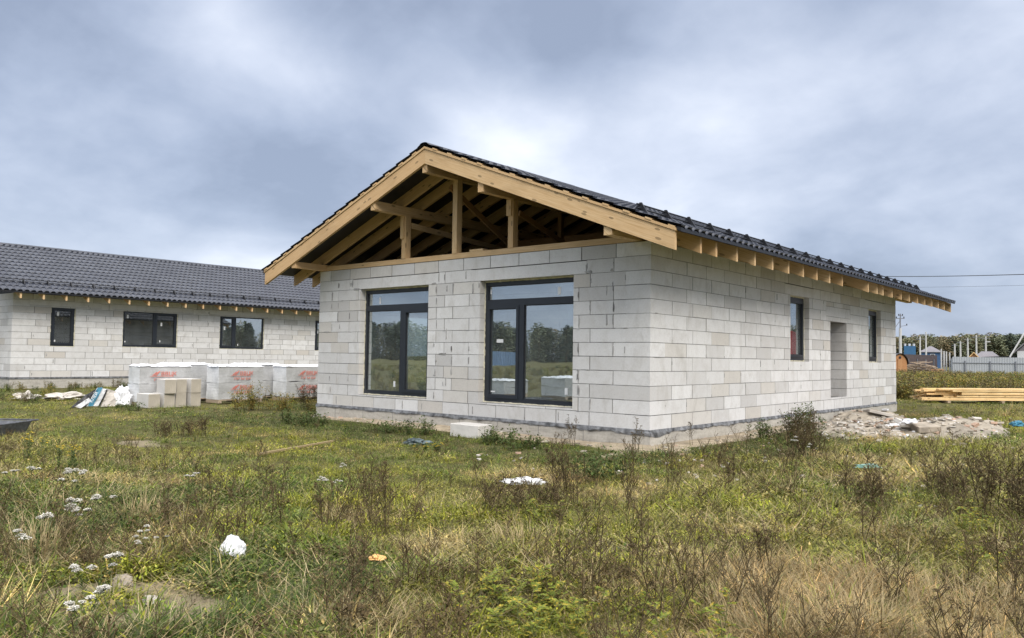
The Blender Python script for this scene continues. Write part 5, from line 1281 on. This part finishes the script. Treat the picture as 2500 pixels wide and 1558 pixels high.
# -- individual plants
SEEDS = [0]
def plant(kind, x, y, h, label, sc=1.0, group=None):
    SEEDS[0] += 1; r = random.Random(SEEDS[0] * 17 + 3)
    names = {'dry': 'dry_weed', 'yarrow': 'yarrow_plant', 'tansy': 'yellow_flower_plant', 'leafy': 'leafy_plant', 'bush': 'leafy_bush', 'autumn': 'autumn_bush', 'darkdry': 'dry_shrub', 'straw': 'straw_clump'}
    t = thing(names[kind], label, {'dry': 'dry weed', 'yarrow': 'yarrow', 'tansy': 'flower', 'leafy': 'plant', 'bush': 'bush', 'autumn': 'bush', 'darkdry': 'dry shrub', 'straw': 'grass clump'}[kind], (x, y, gz(x, y) - .01), r.uniform(0, 6.28), group)
    stem = MB(); leaf = MB(); head = MB()
    V = Vector
    def umbel(p, rad, n_, sz, hd):
        for k in range(n_):
            a = r.uniform(0, 6.28); q = rad * math.sqrt(r.random()); c = p + V((q * math.cos(a), q * math.sin(a), r.uniform(-.12, .2) * rad - q * q / rad * .45))
            if k % 3 == 0: stem.tube([p - V((0, 0, rad * .8)), c], .0012, 3, cap=False)
            for j in range(2): leafq(hd, c - V((sz / 2, 0, 0)), V((r.uniform(-1, 1), r.uniform(-1, 1), r.uniform(-.25, .3))), V((r.uniform(-.4, .4), r.uniform(-.4, .4), 1)), sz * r.uniform(.7, 1.3), sz)
    def stemline(b, hh, lean, thick=.004, seg=5):
        a = r.uniform(0, 6.28); pts = [V(b)]
        for k in range(seg): pts.append(pts[-1] + V((math.cos(a) * lean + r.uniform(-.06, .06), math.sin(a) * lean + r.uniform(-.06, .06), 1)).normalized() * hh / seg)
        stem.tube(pts, thick, 4, 0, thick * .4, cap=False); return pts
    def at(pts, t_):
        f_ = t_ * (len(pts) - 1); i = min(int(f_), len(pts) - 2); return pts[i].lerp(pts[i + 1], f_ - i)
    sm_, lm, hm = M['deadstem'], M['leaf_br'], M['seed']
    if kind == 'dry':
        for s in range(r.randint(3, 6)):
            pts = stemline((r.uniform(-.07, .07), r.uniform(-.07, .07), 0), h * r.uniform(.6, 1), r.uniform(.05, .3), .0034)
            for b_ in range(int(h * 26)):
                tt = r.uniform(.3, 1); p = at(pts, tt); a = r.uniform(0, 6.28); l_ = h * .2 * (1.15 - tt) + .03; q = p + V((math.cos(a) * .7, math.sin(a) * .7, 1)).normalized() * l_
                stem.tube([p, q], .0016, 3, cap=False)
                umbel(q, .012 + .012 * r.random(), 6, .009, head)
            for b_ in range(int(h * 40)):
                tt = r.uniform(.08, .8); leafq(leaf, at(pts, tt), V((r.uniform(-1, 1), r.uniform(-1, 1), r.uniform(-.8, .3))), V((0, 0, 1)), .03, .007)
    elif kind == 'yarrow':
        sm_, lm, hm = M['stem_g'], M['leaf_dg'], M['petal_w']
        for s in range(r.randint(1, 3)):
            pts = stemline((r.uniform(-.06, .06), r.uniform(-.06, .06), 0), h * r.uniform(.75, 1), r.uniform(.02, .2), .0026)
            top = pts[-1]
            for k in range(r.randint(2, 4)):
                q = top + V((r.uniform(-.04, .04), r.uniform(-.04, .04), r.uniform(-.02, .015))) * sc; stem.tube([at(pts, .82), q], .0014, 3, cap=False)
                umbel(q, r.uniform(.012, .022) * sc, 80, .0058 * sc, head)
            for b_ in range(46):
                tt = r.uniform(.02, .75); leafq(leaf, at(pts, tt), V((r.uniform(-1, 1), r.uniform(-1, 1), r.uniform(-.1, .8))), V((0, 0, 1)), .05 * (1.1 - tt), .008)
    elif kind == 'tansy':
        sm_, lm, hm = M['stem_g'], M['leaf_dg'], M['petal_y']
        for s in range(6):
            pts = stemline((r.uniform(-.12, .12), r.uniform(-.12, .12), 0), h * r.uniform(.7, 1), r.uniform(.05, .25), .003)
            for k in range(3): umbel(pts[-1] + V((r.uniform(-.04, .04), r.uniform(-.04, .04), r.uniform(-.03, .02))), .016, 12, .008, head)
            for b_ in range(50):
                tt = r.uniform(.05, .9); leafq(leaf, at(pts, tt), V((r.uniform(-1, 1), r.uniform(-1, 1), r.uniform(-.1, .5))), V((0, 0, 1)), .05, .013)
    elif kind == 'leafy':
        sm_, lm = M['stem_g'], M['leaf_yg']
        for s in range(r.randint(6, 9)):
            pts = stemline((r.uniform(-.22, .22), r.uniform(-.22, .22), 0), h * r.uniform(.4, 1), r.uniform(.1, .9), .003)
            for b_ in range(11):
                tt = .2 + .8 * b_ / 10; p = at(pts, tt); a = r.uniform(0, 6.28); d = V((math.cos(a), math.sin(a), r.uniform(.0, .5))).normalized(); sd2 = V((-math.sin(a), math.cos(a), 0)); l_ = .055 * r.uniform(.7, 1.2)
                # pinnate lobed leaf
                stem.tube([p, p + d * l_], .0012, 3, cap=False)
                for j in range(6):
                    u = (j + 1) / 6
                    for sg in (-1, 1): leafq(leaf, p + d * l_ * u, sd2 * sg + d * .9 + V((0, 0, r.uniform(-.5, .4))), V((r.uniform(-.4, .4), r.uniform(-.4, .4), 1)), l_ * .40 * (1.25 - abs(u - .5) * 1.2) * r.uniform(.6, 1.3), .013)
                leafq(leaf, p + d * l_ * .9, d, V((0, 0, 1)), l_ * .4, .009)
    elif kind in ('bush', 'autumn', 'darkdry'):
        lm = {'bush': M['leaf_dg'], 'autumn': M['leaf_mix'], 'darkdry': M['leaf_br']}[kind]
        wr = sc
        for s in range(int(16 * wr)):
            a = r.uniform(0, 6.28); q = .22 * wr * math.sqrt(r.random()); pts = stemline((q * math.cos(a), q * math.sin(a), 0), h * r.uniform(.5, 1), r.uniform(.05, .5 if kind == 'bush' else .35), .0045)
            for b_ in range(int((60 if kind != 'darkdry' else 34) * h / .5)):
                tt = r.uniform(.12, 1); p = at(pts, tt) + V((r.uniform(-1, 1), r.uniform(-1, 1), r.uniform(-1, 1))) * .05
                leafq(leaf, p, V((r.uniform(-1, 1), r.uniform(-1, 1), r.uniform(-.5, .6))), V((r.uniform(-.5, .5), r.uniform(-.5, .5), 1)), r.uniform(.03, .065) * (.7 if kind == 'darkdry' else 1), r.uniform(.014, .03) * (.6 if kind == 'darkdry' else 1))
            if kind == 'darkdry':
                for b_ in range(int(22 * h / .5)):
                    tt = r.uniform(.3, 1); p = at(pts, tt); aa = r.uniform(0, 6.28); q2 = p + V((math.cos(aa), math.sin(aa), 1.2)).normalized() * r.uniform(.04, .12); stem.tube([p, q2], .0018, 3, cap=False); umbel(q2, .014, 5, .010, head)
    elif kind == 'straw':
        sm_, lm = M['straw'], M['straw']
        for s in range(int(160 * sc)):
            a = r.uniform(0, 6.28); q = .16 * sc * math.sqrt(r.random()); blade(leaf, (q * math.cos(a), q * math.sin(a), 0), a + r.uniform(-.8, .8), h * r.uniform(.5, 1.1), .0036, r.uniform(.3, 1.7), r, 0, 4, r.uniform(.05, .5))
    if stem.v: stem.build('stem', sm_, t, recalc=False)
    if leaf.v: leaf.build('leaf' if kind in ('leafy', 'straw') else 'foliage', lm, t, recalc=False)
    if head.v: head.build('flower_head' if kind in ('yarrow', 'tansy') else 'seed_head', hm, t, recalc=False)
    return t
exec_plants = [
 ('yarrow', -.92, -6.95, .38, 'white yarrow cluster above the others at far left, furthest back', 1.5),
 ('yarrow', -.55, -7.05, .30, 'low white yarrow at the left edge beside the furthest cluster', 1.2),
 ('yarrow', .23, -7.23, .30, 'broad white yarrow head right of the pinkish dry grass', 1.5),
 ('yarrow', .36, -7.43, .30, 'broad white yarrow head just left of and below the right-hand one', 1.4),
 ('yarrow', .1, -7.5, .26, 'small white yarrow under the two broad heads', 1.0),
 ('yarrow', .94, -7.9, .34, 'cluster of round white yarrow heads near the left edge, low in the photo', 1.3),
 ('yarrow', 1.57, -7.79, .26, 'thin white yarrow just left of the grey-brown stone', 1.1),
 ('yarrow', 2.02, -8.03, .22, 'closed white yarrow heads below the bare soil at the bottom left', 1.1),
 ('yarrow', 1.08, -7.28, .22, 'single white yarrow left of the crumpled white bag', .9),
 ('yarrow', -.4, -6.3, .26, 'pale faded yarrow behind the big left cluster', .9),
 ('yarrow', -1.3, -7.2, .34, 'faded white yarrow touching the left picture edge', 1.1),
 ('yarrow', .4, -5.6, .28, 'small scattered white yarrow left of the tall dry weeds', .9),
 ('yarrow', -.1, -5.1, .25, 'distant small yarrow on the lawn side of the dry weeds', .9),
 ('yarrow', 1.95, .05, .30, 'white yarrow in the dark dry shrub by the side wall', 1.4),
 ('yarrow', 2.15, -.1, .28, 'second white yarrow in front of the dark shrub by the side wall', 1.2),
 ('tansy', -4.0, -6.2, .34, 'bright yellow flowers at the left edge in the middle distance', 1),
 ('tansy', -3.0, -6.2, .28, 'lower yellow flowers right of the bright clump at far left', 1),
 ('tansy', -1.75, -2.45, .11, 'tiny yellow flowers right of the blue-grey rag', 1),
 ('dry', 1.19, -6.12, .46, 'tall dark dry weed left of the central grass, above the orange scrap', 1),
 ('dry', .67, -5.37, .50, 'tall dry weed with rusty top in the middle of the field', 1),
 ('dry', 1.43, -5.89, .50, 'dense dark dry weed right of the one above the orange scrap', 1),
 ('dry', .78, -6.34, .34, 'short dry weed behind and right of the crumpled bag', 1),
 ('dry', .99, -6.97, .40, 'dry weed standing just left of the crumpled white bag', 1),
 ('dry', 1.25, -6.88, .36, 'dry weed with bare twigs crossing the crumpled bag', 1),
 ('dry', .29, -6.82, .38, 'brown umbel weed between the yarrow and the bag', 1),
 ('dry', -.2, -6.3, .40, 'brown flat-topped weed behind the yarrow', 1),
 ('dry', .3, -5.9, .36, 'flat-topped dry weed left of the rusty one', 1),
 ('dry', 1.48, -4.0, .62, 'tall dry weed before the front wall near the house corner', 1),
 ('dry', 1.62, -4.15, .50, 'dark dry weed just right of the white plastic scrap', 1),
 ('dry', 1.85, -4.3, .36, 'low dark weed right of the white plastic scrap', 1),
 ('dry', .25, -.75, .50, 'thin tall weed standing at the near house corner', 1),
 ('dry', -.95, -.45, .46, 'thin weed against the foundation left of the house corner', 1),
 ('dry', 2.37, -2.49, .36, 'brown weed in front of the side wall under the window', 1),
 ('dry', 2.1, -3.2, .34, 'brown weed left of the one under the side window', 1),
 ('dry', 3.87, -6.16, .50, 'group of upright dark stalks at the bottom right of centre', 1),
 ('dry', 3.72, -6.3, .46, 'upright dark stalks left of the bottom leafy plant', 1),
 ('dry', 3.4, -5.9, .52, 'branching dark weed below the centre of the photo', 1),
 ('dry', 3.1, -6.1, .40, 'dark twiggy weed left of the branching one', 1),
 ('dry', 3.81, -5.2, .40, 'single dark stalk in the pale straw right of centre', 1),
 ('dry', 4.55, -5.4, .46, 'dark stalk leaning over the straw clump at lower right', 1),
 ('dry', 4.93, -4.92, .60, 'tall thin dark weed at the right edge', 1),
 ('dry', 5.1, -5.6, .48, 'dark weed in the bottom right corner', 1),
 ('dry', 4.9, -5.9, .36, 'low dark twigs in the bottom right corner', 1),
 ('dry', 4.0, -4.0, .40, 'dry stalks on the green patch at right', 1),
 ('dry', 3.3, -2.2, .42, 'dry stalks right of the turquoise scrap', 1),
 ('dry', 3.0, -2.6, .40, 'dry stalks left of the big brown shrub', 1),
 ('darkdry', 4.45, -2.2, .62, 'big dark brown shrub at the right edge', 1.2),
 ('darkdry', 4.8, -2.7, .52, 'dark brown shrub in front of the big one at the right edge', .9),
 ('darkdry', 3.95, -1.5, .42, 'brown shrub left of the big one at the right edge', .9),
 ('darkdry', 3.6, -2.5, .40, 'loose brown twiggy shrub in the weeds at right', .7),
 ('darkdry', 1.95, .35, .42, 'dark dry shrub with white flowers before the side wall', 1.3),
 ('darkdry', 1.3, 2.2, .50, 'brown shrub at the left end of the rubble', 1.2),
 ('darkdry', -5.5, -3.75, .26, 'low dark brown tangle on the left lawn', 1.9),
 ('darkdry', 1.6, -4.6, .26, 'dark flattened tangle below the white plastic scrap', 1.8),
 ('bush', 1.0, 3.1, .55, 'dark green bush against the side wall by the rubble', 1.2),
 ('bush', .75, 2.1, .35, 'small green bush before the side wall left of the rubble', 1),
 ('bush', -6.3, -1.2, .30, 'dark green bushy plant right of the pallets', 1.5),
 ('bush', -5.6, -1.5, .24, 'low dark green plant left of the front windows', 1.3),
 ('bush', -3.9, -1.2, .20, 'low green plant under the left front window', 1.4),
 ('bush', -3.4, -1.0, .24, 'green tuft just left of the lone white block', 1.3),
 ('bush', -1.9, -.95, .26, 'green bush just right of the lone white block', 1.5),
 ('bush', -1.2, -1.3, .22, 'green bush second right of the lone white block', 1.4),
 ('bush', 1.2, -3.0, .34, 'green weed clump behind the tall weed before the corner', 1.2),
 ('autumn', -9.4, -.35, .62, 'orange and green bush before the middle pallet', 1.3),
 ('autumn', -9.1, .2, .42, 'low yellowing bush right of the orange one', 1.3),
 ('darkdry', -8.9, .95, .55, 'grey-brown shrub between the pallets and the house corner', 1.4),
 ('autumn', -8.3, .7, .36, 'brownish leafy bush beside the left house corner', 1.4),
 ('bush', -10.9, -2.1, .20, 'bright green tuft in front of the loose blocks', 1.2),
 ('leafy', 3.45, -6.62, 0.27, 'yellow-green lobed plant at the bottom centre right', 1),
 ('leafy', 3.15, -6.55, 0.26, 'yellow-green lobed plant left of the bottom centre one', 1),
 ('leafy', 3.3, -6.85, 0.22, 'yellowing lobed plant lowest at the bottom edge', 1),
 ('leafy', 3.62, -6.75, 0.22, 'small lobed plant touching the bottom edge', 1),
 ('leafy', 4.0, -6.45, 0.26, 'bright green lobed plant at the foot of the upright stalks', 1),
 ('leafy', 3.0, -6.2, 0.21, 'pale green lobed plant behind the bottom group', 1),
 ('leafy', 4.55, -3.3, .38, 'yellow-green plant below the brown shrub at right', 1.2),
 ('leafy', 4.75, -4.0, .24, 'yellow-green plant under the tall thin weed at the right edge', 1),
 ('leafy', 2.2, -4.9, .2, 'low yellow-green plant in the middle of the field', 1),
 ('straw', 4.55, -5.95, .34, 'pale tan straw clump at the lower right', 1.6),
 ('straw', 4.3, -6.3, .30, 'tan straw clump at the bottom right', 1.5),
 ('straw', 4.8, -5.2, .28, 'pale straw clump above the lower right one', 1.4),
 ('straw', 2.4, -5.6, .24, 'yellowish grass clump in the middle foreground', 1.3),
 ('straw', .6, -7.75, .40, 'tall leaning straw at the left edge', 1.2),
 ('straw', .0, -6.9, .30, 'pinkish dry grass among the yarrow', 1.2),
]
for k_, x_, y_, h_, lab_, sc_ in exec_plants:
    h_ *= 1.0; plant(k_, x_, y_, h_, lab_, sc_)

# weedy belt behind the timber stack and across the far field
WC = bpy.data.collections.new('tall_weed_kinds')
def wproto(name, seed, h, mats, n_):
    r = random.Random(seed); m = MB()
    for k in range(n_):
        x, y = r.uniform(-.25, .25), r.uniform(-.25, .25); L_ = h * r.uniform(.5, 1); top = Vector((x + r.uniform(-.15, .15), y + r.uniform(-.15, .15), L_)); m.tube([(x, y, 0), top], .006, 3, 0, .003, cap=False)
        for j in range(30):
            t = r.uniform(.1, 1); p = Vector((x, y, 0)).lerp(top, t) + Vector((r.uniform(-1, 1), r.uniform(-1, 1), r.uniform(-1, 1))) * .06
            leafq(m, p, Vector((r.uniform(-1, 1), r.uniform(-1, 1), r.uniform(-.4, .8))), Vector((r.uniform(-.5, .5), r.uniform(-.5, .5), 1)), .08, .035, 1)
    o = m.build(name, mats, recalc=False); C.objects.unlink(o); WC.objects.link(o)
wproto('a_brown_weed', 1, .7, [M['deadstem'], M['leaf_br']], 14)
wproto('b_olive_weed', 2, .6, [M['stem_g'], M['leaf_mix']], 14)
wproto('c_green_weed', 3, .55, [M['stem_g'], M['leaf_yg']], 14)
wproto('d_dark_weed', 4, .6, [M['deadstem'], M['leaf_dg']], 14)
def far_weeds():
    rr = random.Random(31); pts = []
    for k in range(1500):
        dep = rr.uniform(26, 62); px_ = rr.uniform(2120, 2760)
        p = bearing(px_, dep); 
        if dep < 33 and px_ > 2300 and rr.random() < .5: continue
        q = noise.noise(Vector((p.x * .15, p.y * .15, 3))); idx = (0 if q < -.15 else 1 if q < .1 else 2 if q < .3 else 3) if rr.random() < .7 else rr.randrange(4)
        pts.append(((p.x, p.y, -.26), (0, 0, rr.uniform(0, 6.28)), rr.uniform(.6, 1.25), idx, (.5, .5, .5)))
    for k in range(2600):  # open field to the left and behind
        a = rr.uniform(R(150), R(285)); d = 8 + 70 * rr.random() ** .8; x, y = CAM.x + math.sin(a) * d, CAM.y + math.cos(a) * d
        if -13 < x < 6 and y > -11: continue
        pts.append(((x, y, -.26), (0, 0, rr.uniform(0, 6.28)), rr.uniform(.25, .7), rr.choice([0, 1, 1, 2, 3]), (.5, .5, .5)))
    for k in range(420):   # along the long house and the left far field
        x, y = rr.uniform(-21.7, -13.5), rr.uniform(-6, 6)
        if rr.random() > (.9 if x < -20.6 else .12): continue
        pts.append(((x, y, gz(x, y) - .02), (0, 0, rr.uniform(0, 6.28)), rr.uniform(.25, .55), rr.choice([0, 1, 3, 3]), (.5, .5, .5)))
    scatter_object('tall_weeds', pts, WC, 'belt of brown and green tall weeds in the field beyond the timber stack')
far_weeds()

# forest
FC = bpy.data.collections.new('forest_kinds')
def tree_proto(name, seed, kind, cols):
    r = random.Random(seed); m = MB(); H = 12.0
    m.tube([(0, 0, 0), (r.uniform(-.2, .2), 0, H * .5), (0, 0, H * .9)], .22, 5, 0, .06, cap=False)
    for k in range(620):
        if kind == 'con':
            t = r.uniform(.05, 1); rad = 2.4 * (1.03 - t) ** .8 * r.uniform(.3, 1); 
        elif kind == 'pine':
            t = r.uniform(.40, 1); rad = 2.3 * math.sqrt(max(.02, 1 - ((t - .72) / .32) ** 2)) * r.uniform(.2, 1)
        else:
            t = r.uniform(.02, 1); rad = 2.9 * math.sqrt(max(.02, 1 - ((t - .45) / .56) ** 2)) * r.uniform(.3, 1)
        a = r.uniform(0, 6.28); rad *= 1 + .35 * math.sin(a * 3 + t * 9 + seed); p = Vector((rad * math.cos(a), rad * math.sin(a), H * t))
        leafq(m, p, Vector((math.cos(a), math.sin(a), r.uniform(-.6, .4))), Vector((r.uniform(-.8, .8), r.uniform(-.8, .8), 1)), r.uniform(.5, 1.1), r.uniform(.35, .7), 1)
    mt = foliage(name + '_leaves', cols, rough=1.0, trans=.1)
    o = m.build(name, [M['deadstem'], mt], recalc=False); C.objects.unlink(o); FC.objects.link(o)
tree_proto('a_spruce', 1, 'con', [(.07, .10, .08), (.085, .115, .09), (.10, .125, .10)])  # leaf colours of all kinds paler and greyer, distance haze painted in
tree_proto('b_pine', 2, 'pine', [(.10, .125, .095), (.115, .14, .105)])
tree_proto('c_birch', 3, 'dec', [(.22, .215, .125), (.25, .235, .13), (.20, .20, .12), (.27, .235, .13)])
tree_proto('d_aspen', 4, 'dec', [(.165, .185, .115), (.19, .205, .125), (.15, .17, .11)])
tree_proto('e_oak', 5, 'dec', [(.26, .20, .115), (.24, .20, .12), (.28, .22, .125)])
def forest():
    rr = random.Random(41); pts = []
    for k in range(1250):
        dep = rr.uniform(250, 330); px_ = rr.uniform(2050, 2900); p = bearing(px_, dep)
        wts = [1.0, .8, 4, 3, 2.2]
        if px_ > 2455: wts = [6, 5, .5, 2, .2]
        if px_ < 2230: wts = [1, 1, 2, 5, .5]
        base = .86 if px_ < 2350 else .93
        pts.append(((p.x, p.y, -.4), (0, 0, rr.uniform(0, 6.28)), rr.uniform(.72, 1.05) * base, rr.choices(range(5), wts)[0], (.5, .5, .5)))
    for k in range(2600):   # ring behind the viewer and to the left, seen in the window reflections
        a = rr.uniform(R(5), R(285)); d = rr.uniform(190, 250)
        pts.append(((CAM.x + math.sin(a) * d, CAM.y + math.cos(a) * d, -.4), (0, 0, rr.uniform(0, 6.28)), rr.uniform(.65, .9), rr.choices(range(5), [5, 3, 2, 4, .5])[0], (.5, .5, .5)))
    scatter_object('forest', pts, FC, 'distant mixed autumn forest along the horizon')
forest()
